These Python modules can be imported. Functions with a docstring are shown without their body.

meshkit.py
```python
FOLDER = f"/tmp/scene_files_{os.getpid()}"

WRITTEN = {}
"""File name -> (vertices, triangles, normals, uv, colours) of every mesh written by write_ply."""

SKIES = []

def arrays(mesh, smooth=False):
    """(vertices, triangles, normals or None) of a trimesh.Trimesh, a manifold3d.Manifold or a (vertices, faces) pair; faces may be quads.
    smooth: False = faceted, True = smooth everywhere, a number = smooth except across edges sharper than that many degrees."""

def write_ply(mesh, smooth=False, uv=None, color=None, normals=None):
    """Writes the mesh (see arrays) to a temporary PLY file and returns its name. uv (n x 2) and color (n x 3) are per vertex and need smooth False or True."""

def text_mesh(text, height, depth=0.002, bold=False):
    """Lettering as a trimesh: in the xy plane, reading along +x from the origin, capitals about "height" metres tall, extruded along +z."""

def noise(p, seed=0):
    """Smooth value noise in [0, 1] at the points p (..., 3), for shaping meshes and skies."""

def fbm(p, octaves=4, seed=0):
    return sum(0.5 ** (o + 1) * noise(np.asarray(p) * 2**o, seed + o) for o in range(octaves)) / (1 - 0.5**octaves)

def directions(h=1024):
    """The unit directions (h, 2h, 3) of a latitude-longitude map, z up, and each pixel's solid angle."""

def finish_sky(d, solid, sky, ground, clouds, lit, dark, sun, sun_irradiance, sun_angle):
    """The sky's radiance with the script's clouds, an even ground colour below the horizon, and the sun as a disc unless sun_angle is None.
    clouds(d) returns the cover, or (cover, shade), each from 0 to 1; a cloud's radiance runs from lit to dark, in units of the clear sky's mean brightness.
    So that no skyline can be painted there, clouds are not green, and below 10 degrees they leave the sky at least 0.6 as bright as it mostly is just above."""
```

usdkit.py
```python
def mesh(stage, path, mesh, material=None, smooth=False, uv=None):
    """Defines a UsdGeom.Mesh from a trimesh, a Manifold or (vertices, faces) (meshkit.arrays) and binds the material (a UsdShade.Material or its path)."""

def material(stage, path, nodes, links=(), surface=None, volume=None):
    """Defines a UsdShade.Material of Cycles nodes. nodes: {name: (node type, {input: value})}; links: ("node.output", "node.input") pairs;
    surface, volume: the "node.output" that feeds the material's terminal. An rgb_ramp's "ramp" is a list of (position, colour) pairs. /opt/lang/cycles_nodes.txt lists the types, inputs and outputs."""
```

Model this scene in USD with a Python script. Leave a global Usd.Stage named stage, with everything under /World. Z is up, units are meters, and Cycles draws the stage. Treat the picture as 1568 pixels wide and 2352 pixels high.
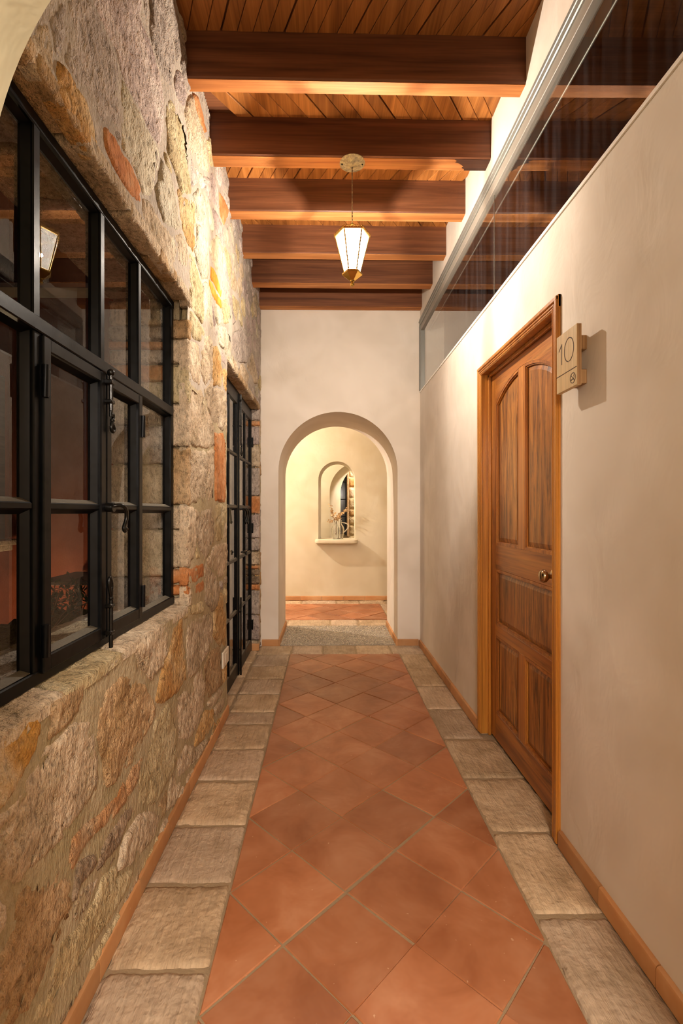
import math, random
import numpy as np, trimesh, shapely, usdkit, meshkit
from scipy.spatial import Delaunay
from shapely.geometry import Polygon, box as sbox, MultiPolygon, Point, LineString
from shapely.ops import unary_union
from pxr import Usd, UsdGeom, UsdLux, UsdShade, Gf, Sdf

stage = Usd.Stage.CreateInMemory()
UsdGeom.SetStageUpAxis(stage, UsdGeom.Tokens.z)
UsdGeom.SetStageMetersPerUnit(stage, 1.0)
stage.SetDefaultPrim(UsdGeom.Xform.Define(stage, '/World').GetPrim())
UsdGeom.Scope.Define(stage, '/World/Looks')
rng = np.random.default_rng(7)
V3 = lambda *a: np.array(a, float)

# ------------------------------------------------------------------ camera, sky, exposure
F_PX, W_PX = 1090.0, 1568.0
cam = UsdGeom.Camera.Define(stage, '/World/camera')
cam.CreateHorizontalApertureAttr(24.0)
cam.CreateVerticalApertureAttr(36.0)
cam.CreateFocalLengthAttr(24.0 * F_PX / W_PX)
cam.CreateHorizontalApertureOffsetAttr(22.0 / W_PX * 24.0)
cam.CreateExposureAttr(0.23)
cam.CreateClippingRangeAttr(Gf.Vec2f(0.02, 200.0))
xf = UsdGeom.Xformable(cam)
xf.AddTranslateOp().Set(Gf.Vec3d(0, 0, 1.3))
xf.AddRotateXYZOp().Set(Gf.Vec3f(90, 0, -math.degrees(0.0119)))

LAMP_POWER = 40.0
LAMP_COLOR = (1.0, 0.89, 0.79)

night = UsdLux.DomeLight.Define(stage, '/World/night_sky')
night.CreateColorAttr(Gf.Vec3f(0.35, 0.45, 0.8)); night.CreateIntensityAttr(0.004)

# ------------------------------------------------------------------ naming and prims
used = {}
def numbered(parent, name):
    k = (parent, name); n = used.get(k, 0); used[k] = n + 1
    return name if n == 0 else f'{name}_{n:03d}'
def path_of(parent):
    return '/World' if parent is None else str(parent.GetPath())
def keys(p, label=None, category=None, group=None, kind=None):
    for k, v in (('label', label), ('category', category), ('group', group), ('kind', kind)):
        if v: p.SetCustomDataByKey(k, v)
    return p
def thing(name, label=None, category=None, loc=(0, 0, 0), group=None, kind=None, rotz=0, parent=None):
    pp = path_of(parent)
    x = UsdGeom.Xform.Define(stage, pp + '/' + numbered(pp, name))
    if tuple(loc) != (0, 0, 0): x.AddTranslateOp().Set(Gf.Vec3d(*map(float, loc)))
    if rotz: x.AddRotateZOp().Set(float(rotz))
    return keys(x.GetPrim(), label, category, group, kind)
def obj(name, mesh, mat, parent=None, smooth=False, label=None, category=None, group=None, kind=None, origin=None):
    pp = path_of(parent)
    path = pp + '/' + numbered(pp, name)
    if isinstance(mesh, list): mesh = trimesh.util.concatenate(mesh)
    m = usdkit.mesh(stage, path, mesh, MAT[mat], smooth)
    return keys(m.GetPrim(), label, category, group, kind)

# ------------------------------------------------------------------ shapes
def hull(pts): return trimesh.Trimesh(np.asarray(pts, float)).convex_hull if False else trimesh.convex.convex_hull(np.asarray(pts, float))
def cbox(x0, x1, y0, y1, z0, z1, c=0.003):
    lo, hi = V3(min(x0, x1), min(y0, y1), min(z0, z1)), V3(max(x0, x1), max(y0, y1), max(z0, z1))
    c = min(c, 0.45 * float((hi - lo).min()))
    if c <= 0: 
        b = trimesh.creation.box(hi - lo); b.apply_translation((lo + hi) / 2); return b
    P = []
    for k in range(3):
        a, b = lo + c, hi - c; a[k], b[k] = lo[k], hi[k]
        for i in np.ndindex(2, 2, 2): P.append(np.where(i, b, a))
    return hull(P)
def extr(poly, z0, z1):
    ms = []
    for g in (poly.geoms if hasattr(poly, 'geoms') else [poly]):
        if g.is_empty or g.area < 1e-9: continue
        m = trimesh.creation.extrude_polygon(g, z1 - z0, engine='earcut'); m.apply_translation((0, 0, z0)); ms.append(m)
    return trimesh.util.concatenate(ms)
def remap(m, f):
    """moves every vertex through f(u, v, h)"""
    m = m.copy(); m.vertices = f(m.vertices[:, 0], m.vertices[:, 1], m.vertices[:, 2]); return m
def slab(poly, h0, h1, c, f=None):
    """convex polygon with a chamfered top edge"""
    pts = [(x, y, z) for z in (h0, h1 - c) for x, y in poly.exterior.coords]
    q = poly.buffer(-c, join_style=2)
    if q.is_empty: q = poly
    pts += [(x, y, h1) for x, y in q.exterior.coords]
    m = hull(pts)
    return remap(m, f) if f else m
def tube(points, r, n=8, cap=True):
    p = np.asarray(points, float); r = np.broadcast_to(r, (len(p),)).astype(float)
    t = np.gradient(p, axis=0); t /= np.linalg.norm(t, axis=1, keepdims=True) + 1e-12
    a = np.cross(t[0], [0, 0, 1.] if abs(t[0, 2]) < .9 else [1., 0, 0]); a /= np.linalg.norm(a)
    rings = []
    for i in range(len(p)):
        a = a - t[i] * (a @ t[i]); a /= np.linalg.norm(a); b = np.cross(t[i], a)
        g = np.arange(n) * 2 * math.pi / n
        rings.append(p[i] + r[i] * (np.cos(g)[:, None] * a + np.sin(g)[:, None] * b))
    v = np.vstack(rings); f = []
    for i in range(len(p) - 1):
        for j in range(n):
            k = (j + 1) % n
            f += [[i*n+j, i*n+k, (i+1)*n+k], [i*n+j, (i+1)*n+k, (i+1)*n+j]]
    if cap:
        v = np.vstack([v, p[0], p[-1]]); c0, c1 = len(v) - 2, len(v) - 1; e = (len(p) - 1) * n
        for j in range(n):
            k = (j + 1) % n; f += [[c0, k, j], [c1, e + j, e + k]]
    return trimesh.Trimesh(v, f, process=False)
def rod(a, b, r, n=8): return tube([a, b], r, n)
def lathe(profile, n=32, center=(0, 0, 0)):
    m = trimesh.creation.revolve(np.asarray(profile, float), sections=n); m.apply_translation(center); return m
def ball(c, r, k=2):
    m = trimesh.creation.icosphere(subdivisions=k, radius=r); m.apply_translation(c); return m
def arch_poly(cx, r, spring, z0=-0.01, n=40):
    a = np.linspace(0, math.pi, n)
    return Polygon([(cx - r, z0), (cx + r, z0)] + [(cx + r * math.cos(t), spring + r * math.sin(t)) for t in a])
def patch(poly, s, seed, depth=0.02, edge=0.03, rough=0.012, skirt=0.03, f=None, rnd=0.012, freq=9.0, tilt=0.0, pits=0.0):
    """an uneven stone face over a 2D outline: rounded edge, bumpy front, skirt into the joint"""
    r_ = np.random.default_rng(seed)
    q = poly.buffer(-rnd).buffer(rnd) if rnd else poly
    if q.is_empty: q = poly
    if hasattr(q, 'geoms'): q = max(q.geoms, key=lambda g: g.area)
    q = Polygon(q.exterior)
    n = max(8, int(q.exterior.length / s))
    bd = np.array([q.exterior.interpolate(i / n, normalized=True).coords[0] for i in range(n)])
    wob = (meshkit.fbm(np.c_[bd * 22, np.full(n, seed * 3.7)], 3, seed) - .5) * 0.016 * min(1, s / .009)
    c0 = np.array(q.centroid.coords[0]); d0 = bd - c0
    bd = bd + d0 / (np.linalg.norm(d0, axis=1, keepdims=True) + 1e-9) * wob[:, None]
    q2 = Polygon(bd)
    if not q2.is_valid: q2 = q; bd = np.array([q.exterior.interpolate(i / n, normalized=True).coords[0] for i in range(n)])
    x0, y0, x1, y1 = q2.bounds
    gx, gy = np.meshgrid(np.arange(x0, x1, s), np.arange(y0, y1, s)); g = np.c_[gx.ravel(), gy.ravel()]
    g += r_.uniform(-.28, .28, g.shape) * s
    ring = q2.exterior
    dist = shapely.distance(shapely.points(g), ring)
    g = g[shapely.contains_xy(q2, g[:, 0], g[:, 1]) & (dist > .55 * s)]
    P = np.vstack([bd, g]); tri = Delaunay(P).simplices
    cen = P[tri].mean(1); tri = tri[shapely.contains_xy(q2, cen[:, 0], cen[:, 1])]
    u, v = P[:, 0], P[:, 1]
    a = (P[tri[:, 1]] - P[tri[:, 0]]); b = (P[tri[:, 2]] - P[tri[:, 0]])
    fl = a[:, 0] * b[:, 1] - a[:, 1] * b[:, 0] < 0; tri[fl] = tri[fl][:, ::-1]
    d = shapely.distance(shapely.points(P), ring); d[:n] = 0
    k = np.clip(d / edge, 0, 1); prof = np.sqrt(1 - (1 - k) ** 2)
    Q = np.c_[P, np.full(len(P), seed * 1.37)]
    h = depth * prof + rough * (meshkit.fbm(Q * freq, 3, seed) - .5) * 2 * (.35 + .65 * prof) + 0.45 * rough * (meshkit.fbm(Q * freq * 4.5, 2, seed + 5) - .5) * 2 * prof
    if pits:
        w = meshkit.noise(Q * [55, 55, 1], seed + 9); h -= pits * np.clip((w - .66) / .2, 0, 1) * prof
    t = r_.normal(0, tilt, 2) if tilt else (0, 0)
    h += t[0] * (u - c0[0]) + t[1] * (v - c0[1])
    verts = np.c_[u, v, h]; sk = np.c_[bd, np.full(n, -skirt)]; m = len(verts)
    i = np.arange(n); j = (i + 1) % n
    orient = 1 if Polygon(bd).exterior.is_ccw else -1
    sf = np.vstack([np.c_[i, m + i, m + j], np.c_[i, m + j, j]])
    if orient < 0: sf = sf[:, ::-1]
    me = trimesh.Trimesh(np.vstack([verts, sk]), np.vstack([tri, sf]), process=False)
    return remap(me, f) if f else me
def largest(p):
    if p.is_empty: return p
    if hasattr(p, 'geoms'):
        gs = [g for g in p.geoms if g.geom_type == 'Polygon']
        return max(gs, key=lambda g: g.area) if gs else Polygon()
    return p

# ------------------------------------------------------------------ materials
MAT = {}
def mat(name, nodes, links, surface='p.BSDF'):
    MAT[name] = usdkit.material(stage, '/World/Looks/' + name, nodes, links, surface=surface)
def rgb(h):
    c = [int(h[i:i+2], 16) / 255 for i in (0, 2, 4)]
    return tuple(x / 12.92 if x <= .04045 else ((x + .055) / 1.055) ** 2.4 for x in c)
def plain(name, color, rough=.5, metallic=0, bump=0, scale=40, spec=.5, **kw):
    n = {'p': ('principled_bsdf', dict(base_color=color, roughness=rough, metallic=metallic, specular_ior_level=spec, **kw))}; l = []
    if bump:
        n['g'] = ('geometry', {}); n['n'] = ('noise_texture', dict(scale=scale, detail=5.)); n['b'] = ('bump', dict(strength=bump, distance=.01))
        l += [('g.position', 'n.vector'), ('n.fac', 'b.height'), ('b.normal', 'p.normal')]
    mat(name, n, l)
def rock(name, ca, cb, cc, scale=6., pit=.6, rough=.9, bump=.8, pitcol=.35):
    """porous volcanic stone: broad colour drift, fine grain, dark pits"""
    n = {'g': ('geometry', {}), 'oi': ('object_info', {}),
         'n1': ('noise_texture', dict(scale=scale, detail=3., roughness=.65)),
         'r1': ('rgb_ramp', {'ramp': [(.32, ca), (.5, cb), (.68, cc)]}),
         'mp': ('mapping', dict(scale=(1., 1., .6))),
         'n2': ('noise_texture', dict(scale=58., detail=3., roughness=.7)),
         'r2': ('rgb_ramp', {'ramp': [(.35, (pitcol,) * 3), (.48, (.93,) * 3), (.66, (1.16,) * 3)]}),
         'm': ('mix_color', dict(blend_type='multiply', fac=pit, use_clamp=False)),
         'v': ('voronoi_texture', dict(scale=36., feature='f1', randomness=1.)),
         'rv': ('rgb_ramp', {'ramp': [(.05, (.25,) * 3), (.24, (1.,) * 3)]}),
         'r3': ('rgb_ramp', {'ramp': [(.44, (.9 * pit,) * 3), (.54, (0.,) * 3)]}),
         'mm': ('mix_color', dict(blend_type='multiply')),
         'hv': ('hsv', {}), 'rv2': ('map_range', dict(from_min=0., from_max=1., to_min=.88, to_max=1.12)),
         'b1': ('bump', dict(strength=min(1.5, 1.5 * bump), distance=.015)),
         'p': ('principled_bsdf', dict(roughness=rough, specular_ior_level=.25))}
    l = [('g.position', 'n1.vector'), ('n1.fac', 'r1.fac'), ('g.position', 'mp.vector'), ('mp.vector', 'n2.vector'), ('n2.fac', 'r2.fac'),
         ('r1.color', 'm.a'), ('r2.color', 'm.b'), ('mp.vector', 'v.vector'), ('v.distance', 'rv.fac'), ('n1.fac', 'r3.fac'),
         ('r3.color', 'mm.fac'), ('m.result', 'mm.a'), ('rv.color', 'mm.b'),
         ('oi.random', 'rv2.value'), ('rv2.result', 'hv.value'), ('mm.result', 'hv.color'), ('hv.color', 'p.base_color'),
         ('n2.fac', 'b1.height'), ('b1.normal', 'p.normal')]
    mat(name, n, l)
def wood(name, dark, mid, light, axis=0, freq=14., rough=.45, contrast=(.3, .5, .72), vary=.18, coat=0., stain=None, bump=.15, stretch=.7, spec=.4):
    sc = [freq] * 3; sc[axis] = stretch
    sc2 = [freq * 7] * 3; sc2[axis] = 2.5
    n = {'g': ('geometry', {}), 'oi': ('object_info', {}),
         'cx': ('combine_xyz', {}), 'k': ('math', dict(math_type='multiply', value2=37.)), 'ad': ('mix', dict(mix_type='add', fac=1.)),
         'mp': ('mapping', dict(scale=tuple(sc))), 'mp2': ('mapping', dict(scale=tuple(sc2))),
         'n1': ('noise_texture', dict(scale=1., detail=3., roughness=.55, distortion=.9)),
         'n2': ('noise_texture', dict(scale=1., detail=2., roughness=.6)),
         'r1': ('rgb_ramp', {'ramp': [(contrast[0], dark), (contrast[1], mid), (contrast[2], light)]}),
         'r2': ('rgb_ramp', {'ramp': [(.3, (.72,) * 3), (.6, (1.05,) * 3)]}),
         'm': ('mix_color', dict(blend_type='multiply', fac=.8, use_clamp=False)),
         'hv': ('hsv', {}), 'mr': ('map_range', dict(to_min=1 - vary, to_max=1 + vary)),
         'b': ('bump', dict(strength=bump, distance=.004)),
         'p': ('principled_bsdf', dict(roughness=rough, specular_ior_level=spec, coat_weight=coat, coat_roughness=.25))}
    l = [('oi.random', 'k.value1'), ('k.value', 'cx.x'), ('k.value', 'cx.y'), ('k.value', 'cx.z'), ('g.position', 'ad.color1'), ('cx.vector', 'ad.color2'),
         ('ad.color', 'mp.vector'), ('ad.color', 'mp2.vector'), ('mp.vector', 'n1.vector'), ('mp2.vector', 'n2.vector'), ('n1.fac', 'r1.fac'), ('n2.fac', 'r2.fac'),
         ('r1.color', 'm.a'), ('r2.color', 'm.b'), ('oi.random', 'mr.value'), ('mr.result', 'hv.value'), ('n2.fac', 'b.height'), ('b.normal', 'p.normal')]
    last = 'm.result'
    if stain:   # (colour, scale, low, high, fac): patches of weathered stain
        col, ss, lo, hi = stain
        s3 = [ss] * 3; s3[axis] = ss * .1
        n['mps'] = ('mapping', dict(scale=tuple(s3))); n['ns'] = ('noise_texture', dict(scale=1., detail=6., roughness=.72, distortion=.6))
        n['rs'] = ('rgb_ramp', {'ramp': [(lo, (0.,) * 3), (hi, (1.,) * 3)]}); n['cs'] = ('color', dict(value=col)); n['ms'] = ('mix_color', dict(blend_type='mix'))
        l += [('g.position', 'mps.vector'), ('mps.vector', 'ns.vector'), ('ns.fac', 'rs.fac'), ('rs.color', 'ms.fac'), (last, 'ms.a'), ('cs.color', 'ms.b')]; last = 'ms.result'
    l += [(last, 'hv.color'), ('hv.color', 'p.base_color')]
    mat(name, n, l)
def plaster(name, ca, cb, bump=.35, rough=.85):
    n = {'g': ('geometry', {}), 'n1': ('noise_texture', dict(scale=2.2, detail=2., roughness=.6, distortion=.4)), 'r1': ('rgb_ramp', {'ramp': [(.35, ca), (.65, cb)]}),
         'mp': ('mapping', dict(scale=(1., 1., .7))), 'n2': ('noise_texture', dict(scale=6., detail=4., roughness=.5, distortion=.5)),
         'b1': ('bump', dict(strength=bump, distance=.02)), 'p': ('principled_bsdf', dict(roughness=rough, specular_ior_level=.2))}
    mat(name, n, [('g.position', 'n1.vector'), ('n1.fac', 'r1.fac'), ('r1.color', 'p.base_color'), ('g.position', 'mp.vector'), ('mp.vector', 'n2.vector'),
                  ('n2.fac', 'b1.height'), ('b1.normal', 'p.normal')])
def glass(name, dirt=None, tint=(.97, .98, .97), ior=1.5, rough=0.0, both=1.8):
    """a pane: clear, mirroring by angle on the side that is looked at (both faces of the sheet together)"""
    n = {'t': ('transparent_bsdf', dict(color=tint)), 'gl': ('glossy_bsdf', dict(color=(1., 1., 1.), roughness=rough)), 'f': ('fresnel', dict(IOR=ior)), 'mx': ('mix_closure', {}),
         'ge': ('geometry', {}), 'fr': ('math', dict(math_type='subtract', value1=1.)), 'k': ('math', dict(math_type='multiply', value2=both, use_clamp=True)), 'k2': ('math', dict(math_type='multiply', use_clamp=True))}
    l = [('ge.backfacing', 'fr.value2'), ('f.fac', 'k.value1'), ('k.value', 'k2.value1'), ('fr.value', 'k2.value2'), ('k2.value', 'mx.fac'), ('t.BSDF', 'mx.closure1'), ('gl.BSDF', 'mx.closure2')]; out = 'mx.closure'
    if dirt:
        n.update(g=('geometry', {}), mp=('mapping', dict(scale=dirt[1])), ns=('noise_texture', dict(scale=1., detail=5., roughness=.7)), rp=('rgb_ramp', {'ramp': [(.45, (0.,) * 3), (.8, (dirt[0],) * 3)]}),
                 d=('diffuse_bsdf', dict(color=(.75, .78, .85))), m2=('mix_closure', {}))
        l += [('g.position', 'mp.vector'), ('mp.vector', 'ns.vector'), ('ns.fac', 'rp.fac'), ('rp.color', 'm2.fac'), ('mx.closure', 'm2.closure1'), ('d.BSDF', 'm2.closure2')]; out = 'm2.closure'
    mat(name, n, l, out)

plaster('plaster', rgb('d4c8b9'), rgb('e0d5c8'), bump=.42)
plaster('plaster_cream', rgb('cfc2a6'), rgb('d9ceb6'), bump=.22)
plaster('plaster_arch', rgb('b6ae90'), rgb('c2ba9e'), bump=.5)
rock('stone_tan', rgb('a28e70'), rgb('c0aa8e'), rgb('d2c0a6'))
rock('stone_grey', rgb('94867a'), rgb('ac9d90'), rgb('beb0a2'))
rock('stone_lilac', rgb('9c8a82'), rgb('b6a398'), rgb('c8b8aa'))
rock('stone_cream', rgb('a8926a'), rgb('c0ac84'), rgb('cfbf9c'))
rock('stone_white', rgb('a89a82'), rgb('c0b49c'), rgb('d0c6b0'), pit=.5)
rock('stone_yellow', rgb('b4844a'), rgb('c09a66'), rgb('ceb48c'), scale=5., pit=.7)
rock('stone_ochre', rgb('c08430'), rgb('cc9c54'), rgb('d8cab0'), scale=4., pit=.5)
rock('stone_brown', rgb('94764f'), rgb('ae8f69'), rgb('c2a682'), pit=.55)
rock('stone_rust', rgb('a8703e'), rgb('b58c64'), rgb('b09474'), scale=8., pit=.6)
rock('stone_dark', rgb('6c5a48'), rgb('8e7860'), rgb('a69078'), scale=9., pit=.7)
rock('brick_red', rgb('ae6c3c'), rgb('be7e4c'), rgb('cc9a70'), scale=9., pit=.5, bump=.5)
rock('brick_orange', rgb('c87a28'), rgb('d98f38'), rgb('dca65a'), scale=9., pit=.3, bump=.4)
rock('mortar', rgb('a89872'), rgb('b8a684'), rgb('c4b494'), scale=4., pit=.25, bump=.5, pitcol=.6)
rock('mortar_grey', rgb('94887a'), rgb('a79a8b'), rgb('b5a99a'), scale=4., pit=.25, bump=.5, pitcol=.6)
# floor: terracotta, chiselled grey stone
def tilemat(name, ca, cb, cc, rough=.5):
    n = {'g': ('geometry', {}), 'oi': ('object_info', {}), 'n1': ('noise_texture', dict(scale=4.5, detail=4., roughness=.6, distortion=.5)), 'r1': ('rgb_ramp', {'ramp': [(.3, ca), (.5, cb), (.72, cc)]}),
         'mr': ('map_range', dict(to_min=.8, to_max=1.14)), 'hv': ('hsv', {}), 'n2': ('noise_texture', dict(scale=22., detail=2.)), 'b': ('bump', dict(strength=.12, distance=.01)),
         'n3': ('noise_texture', dict(scale=9., detail=3.)), 'rr': ('map_range', dict(to_min=rough - .12, to_max=rough + .15)), 'p': ('principled_bsdf', dict(specular_ior_level=.45)),
         'sp': ('noise_texture', dict(scale=70., detail=1.)), 'rs': ('rgb_ramp', {'ramp': [(.76, (0.,) * 3), (.8, (.5,) * 3)]}), 'cs': ('color', dict(value=rgb('d8b898'))), 'ms': ('mix_color', {})}
    mat(name, n, [('g.position', 'n1.vector'), ('n1.fac', 'r1.fac'), ('oi.random', 'mr.value'), ('mr.result', 'hv.value'), ('g.position', 'sp.vector'), ('sp.fac', 'rs.fac'), ('rs.color', 'ms.fac'), ('r1.color', 'ms.a'), ('cs.color', 'ms.b'),
                  ('ms.result', 'hv.color'), ('hv.color', 'p.base_color'), ('g.position', 'n2.vector'), ('n2.fac', 'b.height'), ('b.normal', 'p.normal'), ('g.position', 'n3.vector'), ('n3.fac', 'rr.value'), ('rr.result', 'p.roughness')])
tilemat('terracotta', rgb('985a34'), rgb('aa6c46'), rgb('ba825e'), .42)
tilemat('terracotta_skirting', rgb('b27848'), rgb('bc8654'), rgb('c49466'), rough=.6)
def slabmat(name, ca, cb, cc, rot):
    n = {'g': ('geometry', {}), 'oi': ('object_info', {}), 'n1': ('noise_texture', dict(scale=5., detail=3., roughness=.65)), 'r1': ('rgb_ramp', {'ramp': [(.32, ca), (.5, cb), (.7, cc)]}),
         'mp': ('mapping', dict(rotation=(0, 0, rot), scale=(60., 9., 9.))), 'n2': ('noise_texture', dict(scale=1., detail=3., roughness=.6, distortion=.5)), 'n3': ('noise_texture', dict(scale=45., detail=2.)),
         'r2': ('rgb_ramp', {'ramp': [(.3, (.7,) * 3), (.6, (1.08,) * 3)]}), 'm': ('mix_color', dict(blend_type='multiply', fac=.6, use_clamp=False)), 'hv': ('hsv', {}), 'mr': ('map_range', dict(to_min=.86, to_max=1.12)),
         'b1': ('bump', dict(strength=.75, distance=.01)), 'ma': ('math', dict(math_type='add')), 'p': ('principled_bsdf', dict(roughness=.75, specular_ior_level=.35))}
    mat(name, n, [('g.position', 'n1.vector'), ('n1.fac', 'r1.fac'), ('g.position', 'mp.vector'), ('mp.vector', 'n2.vector'), ('g.position', 'n3.vector'), ('n2.fac', 'r2.fac'), ('r1.color', 'm.a'), ('r2.color', 'm.b'),
                  ('oi.random', 'mr.value'), ('mr.result', 'hv.value'), ('m.result', 'hv.color'), ('hv.color', 'p.base_color'), ('n2.fac', 'ma.value1'), ('n3.fac', 'ma.value2'), ('ma.value', 'b1.height'), ('b1.normal', 'p.normal')])
slabmat('paving_a', rgb('a68c6c'), rgb('bca282'), rgb('ccb494'), .5)
slabmat('paving_b', rgb('a68e72'), rgb('b8a086'), rgb('c6b096'), 2.3)
slabmat('paving_c', rgb('9c8464'), rgb('b2997a'), rgb('c4ac8e'), 1.2)
rock('pebble', rgb('9a8c76'), rgb('b8aa94'), rgb('cdbfa8'), scale=30., pit=.3, bump=.2)
plain('grout', rgb('9a8466'), .9, bump=.4, scale=80)
# wood
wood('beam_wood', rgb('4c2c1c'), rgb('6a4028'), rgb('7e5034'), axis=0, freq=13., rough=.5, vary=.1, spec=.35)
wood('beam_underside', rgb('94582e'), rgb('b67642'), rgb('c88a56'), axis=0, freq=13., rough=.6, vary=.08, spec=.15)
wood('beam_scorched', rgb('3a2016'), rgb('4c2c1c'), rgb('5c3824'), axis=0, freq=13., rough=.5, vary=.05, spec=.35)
wood('plank_wood', rgb('7c4a20'), rgb('a0642e'), rgb('b5763c'), axis=1, freq=22., rough=.5, vary=.14, spec=.35)
wood('door_wood', rgb('7a4216'), rgb('a46224'), rgb('be7c34'), axis=2, freq=16., rough=.38, vary=.06, coat=.25, stain=(rgb('44220f'), 26., .58, .7))
wood('door_rail_wood', rgb('7a4216'), rgb('a46224'), rgb('bc7c34'), axis=1, freq=16., rough=.38, vary=.06, coat=.25, stain=(rgb('44220f'), 11., .56, .72))
wood('door_panel_wood', rgb('80481c'), rgb('ac6c2a'), rgb('c48a44'), axis=2, freq=20., rough=.4, vary=.04, coat=.2, stain=(rgb('48260f'), 38., .42, .66))
wood('casing_wood', rgb('965a1e'), rgb('b47228'), rgb('c48434'), axis=2, freq=18., rough=.35, vary=.04, coat=.3)
wood('plywood', rgb('c0a070'), rgb('ceb080'), rgb('d8bd90'), axis=2, freq=16., rough=.55, vary=.03)
wood('plywood_edge', rgb('7a5232'), rgb('a27a4e'), rgb('c29a6c'), axis=2, freq=160., rough=.6, vary=.03, stretch=.2)
wood('bench_wood', rgb('3a2a1e'), rgb('4a382a'), rgb('5a4636'), axis=1, rough=.7)
plain('engraving', rgb('4a3420'), .8)
# metal, glass
n = {'g': ('geometry', {}), 'n1': ('noise_texture', dict(scale=25., detail=4.)), 'r': ('rgb_ramp', {'ramp': [(.3, rgb('050607')), (.7, rgb('0c0d0f'))]}), 'rr': ('map_range', dict(to_min=.25, to_max=.5)), 'b': ('bump', dict(strength=.12, distance=.004)), 'p': ('principled_bsdf', dict(specular_ior_level=.16))}
mat('black_steel', n, [('g.position', 'n1.vector'), ('n1.fac', 'r.fac'), ('r.color', 'p.base_color'), ('n1.fac', 'rr.value'), ('rr.result', 'p.roughness'), ('n1.fac', 'b.height'), ('b.normal', 'p.normal')])
plain('putty', rgb('5c5648'), .6, bump=.3, scale=60)
plain('wrought_iron', rgb('1a1815'), .3, metallic=.6, bump=.15, scale=60)
plain('aluminium', rgb('94938c'), .5, metallic=.5)
plain('white_ledge', rgb('ece8e0'), .35)
plain('aluminium_grey', rgb('8f877c'), .5)
plain('knob_metal', rgb('b09a78'), .18, metallic=1.)
plain('brass', rgb('c8a050'), .25, metallic=1.)
rock('aged_brass', rgb('6a5c48'), rgb('8c7c60'), rgb('b09c74'), scale=40., pit=.4, rough=.45, bump=.2)
plain('white_plastic', rgb('d8d0be'), .4)
plain('bulb_lit', (1., .95, .85), .5, emission_color=LAMP_COLOR, emission_strength=60.)
glass('window_glass', dirt=(.003, (5., 5., 1.6)), both=1.05)
glass('clerestory_glass', dirt=(.022, (2., 26., .9)))
mat('lantern_glass', {'t': ('transparent_bsdf', dict(color=(.98, .97, .93))), 'd': ('translucent_bsdf', dict(color=(.95, .92, .85))), 'm': ('mix_closure', dict(fac=.07))}, [('t.BSDF', 'm.closure1'), ('d.BSDF', 'm.closure2')], 'm.closure')
mat('cap_glass', {'t': ('transparent_bsdf', dict(color=(.12, .095, .06))), 'd': ('translucent_bsdf', dict(color=(.6, .5, .3))), 'm': ('mix_closure', dict(fac=.3))}, [('t.BSDF', 'm.closure1'), ('d.BSDF', 'm.closure2')], 'm.closure')  # tint of the added lantern cap, cuts the light going up
plain('jug_glass', (.97, .99, .99), .02, transmission_weight=1., ior=1.45)
plain('dried_leaf', rgb('c8a474'), .7)
plain('stem', rgb('8a6a48'), .7)
# outdoors
rock('red_render', rgb('7c3f28'), rgb('8a4830'), rgb('96543a'), scale=2., pit=.2, bump=.3, pitcol=.7)
plain('soil', rgb('4a3d2c'), .95, bump=.8, scale=30)
plain('leaf_green', rgb('3c4a24'), .6)
plain('dark_pane', rgb('0c0d10'), .1)
rock('mossy_stone', rgb('5c5436'), rgb('74683f'), rgb('857a55'), scale=8.)
plain('dark_plaster', rgb('6a6058'), .9)

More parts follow.
